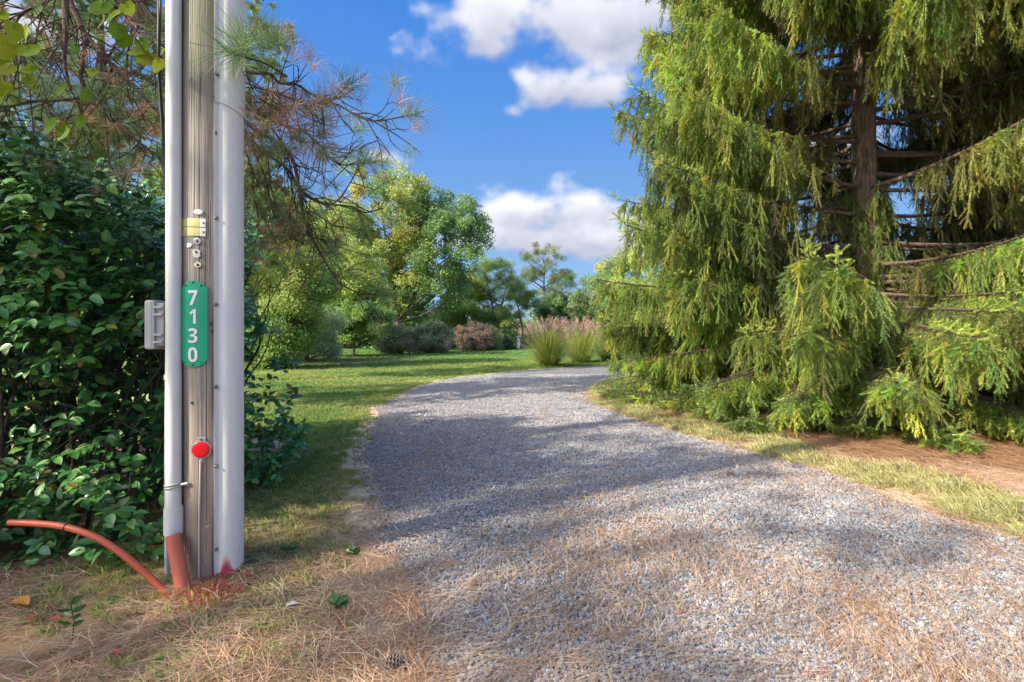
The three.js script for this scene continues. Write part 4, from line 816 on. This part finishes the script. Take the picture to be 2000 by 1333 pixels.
{
  // climbing vine with broad yellow-green leaves in the pine's branches
  rnd = makeRng(101);
  const o = thing('climbing_vine', 'vine with broad sunlit yellow-green leaves hanging at the top left', 'vine', [0, 0, 0]);
  const st = [], b = new GB();
  for (const l of [[[-60, 60], [10, 40], [40, 90], [30, 150], [10, 200]], [[-20, -40], [60, 10], [110, 120], [150, 200], [170, 245]], [[170, -60], [205, 20], [260, 70], [290, 110], [320, 125]], [[80, 150], [95, 210], [110, 250], [140, 262]]]) { const c = smoothPts(l.map(([x, y]) => P(x, y, 2.75)), 24); st.push(c); b.tube(c, 0.003, 5); }
  b.build('stem', bark([0.2, 0.14, 0.09]), o);
  const shape = (() => { const g = new GB(), N = 20; const rim = (i) => { const a = i / N * 6.2832 - Math.PI / 2, r = 0.5 * (1 + 0.1 * Math.cos(3 * (a - Math.PI / 2)) + 0.06 * Math.cos(10 * a)) * (1 - 0.35 * Math.exp(-Math.pow((i % N) / 1.2, 2))); return V(Math.cos(a) * r * 0.86, 0.5 + Math.sin(a) * r, 0.04 * Math.cos(2 * a) - 0.05 * Math.pow(Math.sin(a), 2)); };
    g.p.push(0, 0.45, 0.03); for (let i = 0; i <= N; i++) { const q = rim(i); g.p.push(q.x, q.y, q.z); } for (let i = 0; i < N; i++) g.i.push(0, 1 + i, 2 + i); const e = g.geo(); e.computeVertexNormals(); return e; })();
  const mats = [[0.27, 0.36, 0.012], [0.17, 0.3, 0.018], [0.08, 0.18, 0.025], [0.33, 0.37, 0.015]].map((c) => leafMat(c, 0.6, 0.9, { specularIntensity: 0.25 }));
  for (const [x, y, s, k] of [[25, 60, 1.5, 0], [48, 75, 1.5, 3], [20, 95, 1.6, 3], [50, 112, 1.5, 0], [10, 130, 1.4, 0], [30, 150, 1.5, 3], [45, 165, 1.3, 0], [8, 175, 1.3, 3], [14, 200, 1.2, 0], [72, 30, 1.1, 2], [5, 40, 1.3, 0], [115, 180, 1, 1], [172, 188, 0.9, 1], [205, 25, 1.3, 1], [220, 45, 1.2, 0], [232, 60, 1.2, 1], [248, 78, 1.1, 1], [270, 92, 1.2, 1], [285, 105, 1.2, 0], [298, 122, 1.3, 3], [310, 132, 1.2, 3], [318, 112, 1, 0], [155, 240, 1, 1], [98, 245, 1.1, 1], [118, 258, 1, 0], [135, 262, 1, 1], [178, 145, 0.8, 0], [205, 40, 1, 3], [150, 95, 0.9, 2], [212, 12, 1.2, 2], [65, 140, 0.9, 0], [240, 20, 1, 0]]) {
    const m = mesh('leaf', shape, mats[k], o); m.position.copy(P(x, y - 16 * s, 2.7 + R(-0.15, 0.3))); m.rotation.set(Math.PI + R(-0.6, 0.5), R(-0.7, 0.7), R(-0.7, 0.7)); m.scale.setScalar(0.085 * s * R(0.85, 1.1));
  }
}

// ------------------------------------------------------------------ trees and shrubs behind
const pineC = [PG, [0.2, 0.3, 0.09], [0.26, 0.33, 0.1], [0.15, 0.24, 0.1]];
// pines and leafy trees at the left, on both sides of the pole
makeTree({ name: 'pine_tree', label: 'tall thin pine directly behind the top of the pole', category: 'pine', x: at(455, 14), d: 14, h: 10.6, r: 0.17, lobes: [[0, 9, 0, 1.5, 1.8, 1.5], [-0.6, 6, 0, 2, 1.8, 1.8], [0.3, 4, 0, 1.6, 1.2, 1.6]], clumps: 80, per: 22, cr: 0.5, geo: PINE_FAR, ls: 0.75, cols: [...pineC, [0.26, 0.2, 0.08]], wood: BARK_PINE, seed: 201, mat: NEEDLES });
makeTree({ name: 'pine_tree', label: 'loose brown and green pine between the shrub top and the pole', category: 'pine', x: at(195, 9), d: 9, h: 8.6, r: 0.17, lobes: [[0, 6.4, 0, 1.6, 1.6, 1.4], [-0.4, 4, 0, 1.8, 1.1, 1.6], [0.6, 8, 0, 1.2, 1.1, 1.2]], clumps: 44, per: 16, cr: 0.5, geo: PINE_FAR, ls: 0.7, cols: [PG, [0.26, 0.3, 0.1], [0.46, 0.29, 0.16], [0.4, 0.27, 0.15]], wood: BARK_PINE, seed: 202, mat: NEEDLES });
makeTree({ name: 'pine_tree', label: 'pine at the far left edge behind the vine leaves', category: 'pine', x: at(-60, 8), d: 8, h: 10, r: 0.2, lobes: [[0, 7, 0, 2, 2.2, 2], [0.4, 4.5, 0.4, 1.7, 1.2, 1.7]], clumps: 50, per: 18, cr: 0.55, geo: PINE_FAR, ls: 0.75, cols: pineC, wood: BARK_PINE, seed: 203, mat: NEEDLES });
makeTree({ name: 'leafy_tree', label: 'yellow-green leafy tree just right of the pole behind the brown twigs', x: at(540, 20), d: 20, h: 6.6, r: 0.15, lobes: [[0, 5, 0, 2, 2, 1.8], [-1, 3.6, 0, 1.8, 1.6, 1.6], [0.9, 3.4, 0, 1.6, 1.5, 1.6]], clumps: 110, per: 26, cr: 0.55, geo: CLUMP_SMALL, ls: 1.2, cols: [YG, OL, GR, [0.2, 0.22, 0.05]], wood: BARK_DARK, seed: 204 });
makeTree({ name: 'leafy_tree', label: 'bright yellow-green tree under the drooping pine twigs', x: at(655, 30), d: 30, h: 6.5, r: 0.16, lobes: [[0, 5, 0, 2.6, 2.3, 2.4], [-2.2, 4.2, 0, 2.2, 2, 2], [1.5, 3.6, 0, 1.7, 1.6, 1.6]], clumps: 130, per: 28, cr: 0.65, geo: CLUMP, ls: 0.9, cols: [YG, [0.27, 0.34, 0.08], OL, [0.3, 0.36, 0.09]], seed: 205 });
makeTree({ name: 'leafy_tree', label: 'tall round tree yellower on its left, with forked grey trunk', x: at(775, 38), d: 38, h: 12.6, r: 0.34, stems: 3, lobes: [[-0.6, 10.2, 0, 4.2, 3.9, 3.6], [3.0, 8.2, 0, 3.3, 3.6, 3.2], [-3.6, 8, 0.5, 2.6, 3.2, 2.8], [1.4, 5, 0, 3.8, 2.2, 3], [5.0, 9.6, 0, 1.5, 1.5, 1.6]], clumps: 270, per: 26, cr: 0.8, ls: 1.1, limbs: 0.55, colFn: (p) => rnd() < clamp(0.62 - p.x * 0.12 + (rnd() - 0.5) * 0.4) ? pick([YG, [0.36, 0.34, 0.1], [0.26, 0.33, 0.08], OL]) : pick([GR, DG, [0.16, 0.26, 0.09]]), seed: 206 });  // leaf tone mixed by position: yellower toward the left, greener toward the right
makeTree({ name: 'dense_shrub', label: 'domed dark green shrub with bare lower trunk near the lawn edge', category: 'shrub', x: at(690, 29), d: 29, h: 3.2, r: 0.12, stems: 3, lobes: [[0, 2.7, 0, 1.9, 1.3, 1.7], [0.9, 1.9, 0, 1.3, 1.1, 1.2], [-0.9, 1.7, 0, 1.1, 1.2, 1.2]], clumps: 100, per: 30, cr: 0.45, geo: CLUMP_SMALL, ls: 1.15, cols: [[0.16, 0.28, 0.07], [0.23, 0.34, 0.085], DG], wood: BARK_DARK, seed: 207, trunkName: 'stem' });
makeTree({ name: 'willowy_shrub', label: 'grey-green willowy shrub with drooping narrow leaves on brown mulch', category: 'shrub', x: at(598, 24.6), d: 24.6, h: 2.3, r: 0.1, stems: 7, lobes: [[0, 1.7, 0, 1.5, 1.1, 1.3], [-0.7, 0.9, 0, 0.9, 0.7, 0.8], [0.8, 0.8, 0.1, 0.8, 0.65, 0.8]], clumps: 70, per: 26, cr: 0.42, geo: CLUMP_NARROW, ls: 1, cols: [[0.33, 0.39, 0.24], [0.3, 0.37, 0.21], [0.4, 0.43, 0.29]], wood: bark([0.26, 0.17, 0.13]), limbs: 0.9, base: 0.1, seed: 208, trunkName: 'stem' });
makeTree({ name: 'low_shrub', label: 'yellowish low shrub between willowy shrub and pole', category: 'shrub', x: at(556, 19), d: 19, h: 2.6, r: 0.06, stems: 6, lobes: [[0, 1.5, 0, 1.1, 1.3, 1.1], [-0.7, 1, 0, 0.9, 0.9, 0.9]], clumps: 90, per: 26, cr: 0.45, geo: CLUMP_SMALL, ls: 1.2, cols: [OL, GR], wood: BARK_DARK, seed: 228, trunkName: 'stem' });
[['silver-grey shrub at the left end of the shrub row', 772, 34, 1.9, [[0.26, 0.29, 0.2], [0.33, 0.33, 0.25], [0.18, 0.23, 0.14]], 1.3], ['broad grey-green shrub in the middle of the shrub row', 838, 34.5, 2.1, [[0.22, 0.27, 0.18], [0.34, 0.32, 0.24], [0.16, 0.22, 0.12]], 1.55], ['purple-brown shrub right of the grey shrubs', 927, 37, 2.0, [[0.22, 0.16, 0.13], [0.28, 0.2, 0.16], [0.15, 0.12, 0.1]], 1.35], ['narrow pale green shrub beside the purple-brown one', 966, 38, 1.75, [[0.26, 0.28, 0.13], [0.2, 0.25, 0.1]], 0.45], ['small dark green shrub beside the leaning pine', 987, 38.5, 1.55, [[0.035, 0.09, 0.035], [0.05, 0.11, 0.04]], 0.62]]
  .forEach(([label, px, d, h, cols, w], i) => makeTree({ name: 'row_shrub', label, category: 'shrub', x: at(px, d), d, h: h * 0.8, r: 0.07, stems: 6, lobes: [[0, h * 0.55, 0, w, h * 0.45, 0.9], [w * 0.4, h * 0.4, 0.1, w * 0.65, h * 0.36, 0.8], [-w * 0.45, h * 0.42, 0, w * 0.6, h * 0.36, 0.8]], clumps: Math.round(60 * w) + 16, per: 26, cr: 0.34, geo: CLUMP_SMALL, ls: 1.1, cols, wood: BARK_DARK, limbs: 0.7, base: 0.08, shell: 0.3, seed: 210 + i, trunkName: 'stem' }));
makeTree({ name: 'pine_tree', label: 'round-topped pine with twin trunks behind the purple-brown shrub', category: 'pine', x: at(970, 47), d: 47, h: 7.6, r: 0.2, stems: 2, lobes: [[-0.4, 7, 0, 1.9, 1.6, 1.8], [-1.2, 5.4, 0, 1.5, 1.1, 1.5], [0.9, 5.8, 0, 1.3, 1.3, 1.4], [-0.2, 3.4, 0, 2, 1, 1.6]], clumps: 92, per: 28, cr: 0.55, geo: CLUMP_NARROW, ls: 0.85, cols: pineC, wood: BARK_PINE, seed: 220, limbs: 0.7, mat: NEEDLES });
makeTree({ name: 'pine_tree', label: 'small leaning pine with bare trunk by the water', category: 'pine', x: at(1021, 45), d: 45, h: 4.8, r: 0.2, lean: [-0.7, 0], lobes: [[-0.4, 5, 0, 1.2, 1.2, 1.1], [-1.4, 3, 0, 1.3, 0.55, 0.9], [0.7, 4.3, 0, 0.9, 0.8, 0.8]], clumps: 46, per: 26, cr: 0.42, geo: CLUMP_NARROW, ls: 0.85, cols: pineC, wood: BARK_PINE, seed: 221, limbs: 0.8, mat: NEEDLES });
makeTree({ name: 'pine_tree', label: 'tallest far pine with open round crown against the cloud', category: 'pine', x: at(1062, 54), d: 54, h: 10.6, r: 0.24, lobes: [[-0.2, 10.3, 0, 2.3, 1.7, 2], [-1.2, 8.6, 0, 1.5, 0.9, 1.4], [1.5, 8.2, 0, 1.4, 1.1, 1.4], [-0.6, 6.4, 0, 1.6, 0.6, 1.4], [0.8, 5.4, 0, 1.6, 0.6, 1.4]], clumps: 62, per: 26, cr: 0.5, geo: CLUMP_NARROW, ls: 0.85, cols: [...pineC, [0.2, 0.19, 0.06]], wood: BARK_PINE, seed: 222, limbs: 0.95, mat: NEEDLES });
makeTree({ name: 'pine_tree', label: 'thin pine just right of the tallest far pine', category: 'pine', x: at(1098, 56), d: 56, h: 9, r: 0.18, lobes: [[0.3, 8.6, 0, 1.4, 1.3, 1.4], [-0.4, 6.6, 0, 1.5, 1.1, 1.4], [0.6, 5, 0, 1.5, 1, 1.4]], clumps: 60, per: 26, cr: 0.55, geo: CLUMP_NARROW, ls: 0.85, cols: [[0.13, 0.16, 0.06], ...pineC], wood: BARK_PINE, seed: 223, limbs: 0.8, mat: NEEDLES });
makeTree({ name: 'leafy_tree', label: 'dark green tree behind the first plumed grass clump', x: at(1100, 50), d: 50, h: 5, r: 0.22, lobes: [[-0.4, 3.6, 0, 2.2, 2, 2], [1.2, 4.2, 0, 1.6, 1.7, 1.6]], clumps: 80, per: 28, cr: 0.65, ls: 0.95, cols: [DG, [0.05, 0.095, 0.04], GR], wood: BARK_DARK, seed: 224 });
makeTree({ name: 'leafy_tree', label: 'grey-green tree between the dark tree and the spruce', x: at(1165, 46), d: 46, h: 5.6, r: 0.2, lobes: [[0, 4, 0, 2.1, 2.1, 2], [-0.9, 2.3, 0, 1.5, 1.3, 1.5], [0.8, 6.2, 0, 1.4, 1.6, 1.4]], clumps: 95, per: 28, cr: 0.6, ls: 0.95, cols: [[0.12, 0.16, 0.075], GG, GR], seed: 225 });
makeTree({ name: 'leafy_tree', label: 'tree with yellowing lower leaves half hidden by the spruce edge', x: at(1238, 40), d: 40, h: 5, r: 0.2, lobes: [[0, 3.3, 0, 2, 2, 1.8], [1.4, 2.3, 0, 1.7, 1.6, 1.5], [-0.6, 6, 0, 1.6, 2, 1.5]], clumps: 95, per: 28, cr: 0.6, ls: 0.95, colFn: (p) => p.y < 3 ? pick([YG, [0.3, 0.26, 0.05], GR]) : pick([GR, OL, YG]), seed: 226 });
makeTree({ name: 'leafy_tree', label: 'light green tree between the round yellow-and-green tree and the twin-trunked pine', x: at(905, 46), d: 46, h: 6.2, r: 0.2, lobes: [[0, 4.6, 0, 2.3, 2.4, 2], [-1.4, 2.6, 0, 1.8, 1.6, 1.6], [1.4, 2.4, 0, 1.6, 1.4, 1.5]], clumps: 110, per: 28, cr: 0.65, ls: 1, cols: [GR, OL, YG, [0.16, 0.25, 0.07]], seed: 231 });
makeTree({ name: 'leafy_tree', label: 'green tree filling the gap behind the leaning pine trunk', x: at(985, 57), d: 57, h: 5.4, r: 0.2, lobes: [[-0.6, 4, 0, 2, 2.2, 1.8], [-1.2, 2, 0, 1.4, 1.2, 1.4]], clumps: 80, per: 28, cr: 0.65, ls: 1, cols: [GR, [0.16, 0.25, 0.08], OL], seed: 232 });
makeTree({ name: 'leafy_tree', label: 'olive tree showing between the tallest far pine and the dark tree', x: at(1068, 60), d: 60, h: 5.6, r: 0.2, lobes: [[0, 4, 0, 2.2, 2.4, 1.8], [1.2, 2.2, 0, 1.6, 1.4, 1.4]], clumps: 90, per: 28, cr: 0.65, ls: 1, cols: [GR, OL, GG], seed: 233 });
makeTree({ name: 'leafy_tree', label: 'tall yellow-green tree rising just left of the spruce edge', x: at(1195, 52), d: 52, h: 8.6, r: 0.22, lobes: [[0, 7.4, 0, 2.2, 2.2, 2], [-0.8, 4.6, 0, 2, 1.8, 1.8], [1.4, 5.4, 0, 2, 2, 1.8]], clumps: 120, per: 28, cr: 0.65, ls: 1, cols: [YG, OL, GR], seed: 234 });
makeTree({ name: 'leafy_tree', label: 'tall loose green tree behind the bright yellow-green tree', x: at(620, 42), d: 42, h: 11, r: 0.25, lobes: [[0, 9, 0, 3.2, 3, 2.6], [-3, 7, 0, 2.8, 2.6, 2.4], [2.4, 6.4, 0, 2.4, 2.4, 2.2]], clumps: 170, per: 26, cr: 0.75, ls: 1.1, cols: [OL, YG, GR], seed: 235 });
// seen through the spruce
[['tree with rounded crown behind the left half of the spruce', 1370, 34, 6.5], ['green tree behind the spruce trunk', 1560, 36, 6.2], ['olive tree behind the right side of the spruce', 1760, 33, 6.6], ['broad tree behind the right edge of the spruce', 1930, 30, 6.4], ['tree beyond the right edge of the lawn', 2120, 31, 8]]
  .forEach(([label, px, d, h], i) => makeTree({ name: 'leafy_tree', label, x: at(px, d), d, h: h * 0.85, r: 0.2, lobes: [[0, h * 0.62, 0, 2.8, h * 0.36, 2.4], [2.2, h * 0.42, 0, 2.1, h * 0.28, 2], [-2.2, h * 0.45, 0, 2.1, h * 0.28, 2]], clumps: 100, per: 26, cr: 0.75, ls: 1.1, cols: [[GR, OL, YG], [GR, DG, OL]][i % 2], seed: 240 + i }));
makeTree({ name: 'leafy_tree', label: 'broad green tree at the left edge far behind the evergreen shrub', x: at(330, 22), d: 22, h: 6, r: 0.2, lobes: [[0, 4.6, 0, 3.2, 2.2, 2.4], [-3, 4, 0, 2.5, 2, 2], [2.4, 3.2, 0, 2, 1.6, 2]], clumps: 110, per: 26, cr: 0.7, ls: 1.0, cols: [OL, GR, YG], seed: 250 });

[['tall open pine added out of view on the left to shade the near gravel', -9.9, -2.7, 10.0], ['open pine added out of view nearest the evergreen shrub to cast dapple', -9.2, 0.9, 8.2], ['pine added behind the viewer on the left to shade the needles', -12, -5.6, 11.5]]
  .forEach(([label, x, d, h], i) => makeTree({ name: 'pine_tree', label, category: 'pine', x, d, h, r: 0.18, lobes: [[0, h * 0.78, 0, 2.3, h * 0.2, 2.3], [1, h * 0.55, 0.4, 1.8, h * 0.12, 1.8], [-0.8, h * 0.5, -0.6, 1.8, h * 0.12, 1.8]], clumps: 30, per: 12, cr: 0.5, geo: PINE_FAR, ls: 0.8, cols: pineC, wood: BARK_PINE, seed: 260 + i, limbs: 0.8, mat: NEEDLES }));  // unseen pines, added only to cast dappled shade on the foreground

// far wood: the mass behind everything and the other bank of the water
{
  rnd = makeRng(300); const c = new Copies();
  const fill = (x0, x1, z0, z1, hh, n, s) => { for (let i = 0; i < n; i++) { const x = R(x0, x1), z = R(z0, z1), H = hh * (0.7 + 0.5 * (fbm(x * 0.11, z * 0.11, 2, 3) + 0.5)), y = H * Math.pow(rnd(), 0.7); c.add(V(x, groundHeight(x, z) + y + (z < -150 ? 1.2 : 0), z), euler(R(0, 6), R(0, 6), R(0, 6)), V(1, 1, 1).multiplyScalar(s * R(0.7, 1.3)), jit(pick([GR, DG, OL, [0.1, 0.15, 0.06]]), 0.25)); } };
  fill(-75, -9, -62, -50, 6.5, 9000, 3); fill(7, 80, -66, -52, 6, 9000, 3); fill(-8, -0.9, -62, -56, 3.4, 1100, 2.2); fill(1.6, 8, -64, -58, 4, 1300, 2.4); fill(-420, 420, -420, -400, 11, 16000, 11);
  tag(c.build('far_woodland', CLUMP, FOLIAGE, scene, 'stuff'), 'far belt of woodland behind the lawn and across the water', 'woodland', null, 'stuff');
  const g = new THREE.PlaneGeometry(1600, 60, 60, 4).rotateX(-Math.PI / 2).translate(0, -0.7, -430); const m = mesh('far_bank', g, std([0.08, 0.1, 0.04], 1), scene); tag(m, 'low far bank across the water', 'bank', null, 'structure');
}
// ------------------------------------------------------------------ plumed ornamental grass
{
  rnd = makeRng(310);
  const blade = (b, o, a, len, lean, w, col) => { let p = o.clone(), ang = lean * 0.7; const N = 6; let prev = null; const s = V(-Math.sin(a), 0, Math.cos(a)); for (let i = 0; i <= N; i++) { const t = i / N, ww = w * (1 - t * 0.92) * 0.5, l = p.clone().addScaledVector(s, -ww), r = p.clone().addScaledVector(s, ww); if (prev) { b.tri(prev[0], prev[1], r, col); b.tri(prev[0], r, l, col); } prev = [l, r]; ang = lean * (0.7 + 1.05 * t * t); p = p.clone().add(V(Math.cos(a) * Math.sin(ang), Math.cos(ang), Math.sin(a) * Math.sin(ang)).multiplyScalar(len / N)); } return p; };
  const o = thing('plume_grass', 'nearest clump of tall plumed grass at the bend of the drive', 'ornamental grass', [0, 0, 0], 'plumed grass clumps by the drive');
  const f = new GB(), pl = new GB(), cn = new GB();
  for (let i = 0; i < 1400; i++) { const a = R(0, 6.283), r = R(0, 0.28), low = rnd() < 0.22; blade(f, V(Math.cos(a) * r, 0, Math.sin(a) * r), a + R(-0.5, 0.5), R(1.35, 2.05) * (low ? 0.5 : 1), 0.2 + 1.35 * rnd(), 0.021, jit(low ? [0.26, 0.18, 0.09] : pick([[0.44, 0.5, 0.05], [0.3, 0.42, 0.04], [0.52, 0.54, 0.09]]), 0.15)); }
  for (let i = 0; i < 130; i++) {
    const a = R(0, 6.283), lean = R(0.08, 0.8), r = R(0, 0.2), len = R(1.45, 1.85), e = V(Math.cos(a) * (r + Math.sin(lean) * len), Math.cos(lean) * len, Math.sin(a) * (r + Math.sin(lean) * len));
    cn.tube([V(Math.cos(a) * r, 0, Math.sin(a) * r), e.clone().multiplyScalar(0.55).add(V(0, 0.08, 0)), e], [0.004, 0.003, 0.003], 4);
    const col = pick([[0.55, 0.35, 0.29], [0.62, 0.45, 0.37], [0.44, 0.24, 0.2], [0.66, 0.53, 0.44]]);
    for (let k = 0; k < 26; k++) { const t = rnd(), q = e.clone().add(V(Math.cos(a) * 0.1 * t * t, 0.24 * t, Math.sin(a) * 0.1 * t * t)), dd = V(R(-0.6, 0.6) + Math.cos(a) * 0.3, R(0.4, 1), R(-0.6, 0.6) + Math.sin(a) * 0.3).normalize(), s = dd.clone().cross(randDir()).normalize().multiplyScalar(0.0085); pl.tri(q.clone().sub(s), q.clone().add(s), q.clone().addScaledVector(dd, R(0.07, 0.15)), jit(col, 0.15)); }
  }
  const bladeMat = leafMat([1, 1, 1], 0.45, 0.8, { vertexColors: true });
  f.build('blades', bladeMat, o); cn.build('stalk', std([0.3, 0.27, 0.12], 0.8), o); pl.build('plumes', leafMat([1, 1, 1], 0.5, 0.9, { vertexColors: true }), o);
  o.children.forEach((q) => { q.userData.kind = 'stuff'; });
  const spots = [[1072, 20.6, 0.97, 0], [1134, 23, 0.95, 'second plumed grass clump, just right of the nearest one'], [1190, 24.5, 1.0, 'third plumed grass clump, partly behind the spruce edge'], [1245, 25.5, 1.02, 'plumed grass clump showing pale plumes through the spruce edge'], [1290, 26.5, 1.05, 'plumed grass clump farthest right behind the spruce']];
  spots.forEach(([px, d, s, label], i) => { const q = i ? o.clone() : o; if (i) { q.name = numbered('plume_grass'); scene.add(q); q.userData = { ...o.userData, label }; } q.position.set(at(px, d), groundHeight(at(px, d), -d), -d); q.rotation.set([0, 0.06, -0.05, 0.04, -0.03][i], i * 1.3, [0, -0.05, 0.07, 0.03, 0.05][i]); q.scale.set(s * [1, 0.9, 1.1, 0.95, 1.05][i], s * [1, 1.06, 0.9, 1.02, 0.95][i], s); });
}
// ------------------------------------------------------------------ small things on the ground
{
  rnd = makeRng(320);
  const core = new GB(), sc = new GB();
  core.tube([V(-0.045, 0, 0), V(-0.03, 0, 0), V(0.01, 0, 0), V(0.045, 0, 0)], [0.006, 0.015, 0.014, 0.004], 10, { cap: true });
  const cone = thing('pine_cone', 'open brown pine cone lying on needles at the bottom edge of the picture', 'pine cone', [0, 0, 0], 'fallen pine cones');
  core.build('core', std([0.07, 0.045, 0.03], 0.9), cone);
  for (let i = 0; i < 64; i++) {
    const t = i / 63, a = i * 2.39996, r = 0.034 * Math.pow(Math.sin(Math.PI * (0.12 + 0.8 * t)), 0.75), xx = lerp(-0.042, 0.045, t), d = V(0.45, Math.cos(a), Math.sin(a)).normalize(), s = V(0, -Math.sin(a), Math.cos(a)), o0 = V(xx - 0.012, 0, 0), e = V(xx, 0, 0).addScaledVector(d, r), n = d.clone().cross(s);
    const w = 0.0085, q = [o0.clone().addScaledVector(s, -w * 0.4), o0.clone().addScaledVector(s, w * 0.4), e.clone().addScaledVector(s, w), e.clone().addScaledVector(s, -w)], q2 = q.map((v, k) => v.clone().addScaledVector(n, k > 1 ? 0.0045 : 0.002));
    const c1 = [0.10, 0.065, 0.045], c2 = [0.36, 0.29, 0.22];
    sc.tri(q[0], q[1], q[2], c1); sc.tri(q[0], q[2], q[3], c1); sc.tri(q2[0], q2[2], q2[1], c1); sc.tri(q2[0], q2[3], q2[2], c1); sc.tri(q[3], q[2], q2[2], c2); sc.tri(q[3], q2[2], q2[3], c2); sc.tri(q[1], q2[1], q2[2], c1); sc.tri(q[1], q2[2], q[2], c1); sc.tri(q[0], q[3], q2[3], c1); sc.tri(q[0], q2[3], q2[0], c1);
  }
  const scm = sc.build('scale', std([1, 1, 1], 0.85, { vertexColors: true, side: THREE.DoubleSide }), cone); scm.userData.kind = 'stuff';
  const put = (q, px, py, y, ry, s) => { const d = EYE * 1000 / (py - HORIZON); q.position.set(at(px, d), y, -d); q.rotation.set(0.3, ry, 0.12); q.scale.setScalar(s); };
  put(cone, 762, 1316, 0.035, 0.5, 0.95);
  for (const [px, py, ry, label] of [[1553, 849, 1.2, 'pine cone in needles under the spruce front'], [1576, 857, 2.1, 'pine cone beside another under the spruce front'], [1318, 842, 0.4, 'pine cone on the grass verge left of the spruce'], [1428, 938, 2.6, 'pine cone lying out on the gravel drive']]) { const q = cone.clone(); q.name = numbered('pine_cone'); scene.add(q); q.userData = { ...cone.userData, label }; put(q, px, py, 0.04, ry, 1); }
  // fallen leaves
  const lf = (() => { const b = new GB(), st = [[0, 0.02], [0.15, 0.16], [0.4, 0.25], [0.68, 0.2], [0.88, 0.09], [1, 0]]; st.forEach(([t, w]) => { for (const s of [-1, 0, 1]) b.p.push(s * w, 0.14 * Math.sin(t * 3) + (s ? 0.07 : 0), t); }); for (let i = 0; i < 5; i++) for (let k = 0; k < 2; k++) { const a = i * 3 + k; b.i.push(a, a + 3, a + 1, a + 1, a + 3, a + 4); } const g = b.geo(); g.computeVertexNormals(); return g; })();
  for (const [px, py, s, ry, c, label] of [[22, 1192, 0.14, 1.2, [0.5, 0.2, 0.02], 'large orange fallen leaf at the left edge under the shrub'], [70, 1216, 0.075, 0.5, [0.55, 0.08, 0.04], 'red fallen leaf on the needles left of the pole'], [95, 1226, 0.06, 1.5, [0.5, 0.1, 0.05], 'small red leaf next to the other red leaf'], [190, 1176, 0.05, 2.2, [0.6, 0.2, 0.03], 'orange leaf on the needles below the orange hose'], [557, 1199, 0.06, 1.9, [0.7, 0.68, 0.6], 'whitish dry leaf on the grass right of the pole'], [222, 1290, 0.05, 0.9, [0.55, 0.03, 0.05], 'bright red leaf near the bottom left'], [908, 1208, 0.05, 0.4, [0.6, 0.52, 0.36], 'pale tan leaf on the gravel at the drive edge']]) {
    const d = EYE * 1000 / (py - HORIZON), m = mesh('fallen_leaf', lf, leafMat(c, 0.25, 0.6), scene); m.position.set(at(px, d), 0.035, -d); m.rotation.set(-0.1, ry, 0.15); m.scale.setScalar(s); tag(m, label, 'leaf');
  }
  // seedlings and weeds
  const wl = (() => { const b = new GB(), st = [[0, 0.02], [0.3, 0.2], [0.65, 0.2], [1, 0]]; st.forEach(([t, w]) => { for (const s of [-1, 0, 1]) b.p.push(s * w, t, -0.2 * t * t + (s ? 0.05 : 0)); }); for (let i = 0; i < 3; i++) for (let k = 0; k < 2; k++) { const a = i * 3 + k; b.i.push(a, a + 1, a + 3, a + 3, a + 1, a + 4); } const g = b.geo(); g.computeVertexNormals(); return g; })();
  const wm = [[0.04, 0.13, 0.03], [0.09, 0.2, 0.04]].map((c) => leafMat(c, 0.3, 0.45));
  for (const [px, py, h, n, label] of [[140, 1250, 0.17, 9, 'small leafy seedling in the needles at the bottom left'], [655, 1200, 0.06, 8, 'low green weed in the grass left of the gravel'], [560, 1085, 0.05, 7, 'low green weed right of the pole foot'], [690, 1090, 0.05, 9, 'spreading weed beside the gravel edge'], [225, 1120, 0.12, 8, 'short leafy sprout beside the orange hose']]) {
    const d = EYE * 1000 / (py - HORIZON), o = thing('weed', label, 'weed', [at(px, d), 0, -d]); const b = new GB(); b.tube([V(0, -0.01, 0), V(0.01, h * 0.5, 0), V(0, h, 0.01)], 0.0025, 5); b.build('stem', std([0.08, 0.13, 0.03], 0.7), o);
    for (let i = 0; i < n; i++) { const a = i * 2.4, dd = V(Math.cos(a), R(0.2, 0.7), Math.sin(a)).normalize(), m = mesh('leaf', wl, wm[i % 2], o); m.position.set(0, h * (0.35 + 0.65 * i / n), 0); m.quaternion.copy(toward(dd, R(0, 0.6))); m.scale.setScalar(R(0.045, 0.075)); }
  }
}
renderer.render(scene, camera);
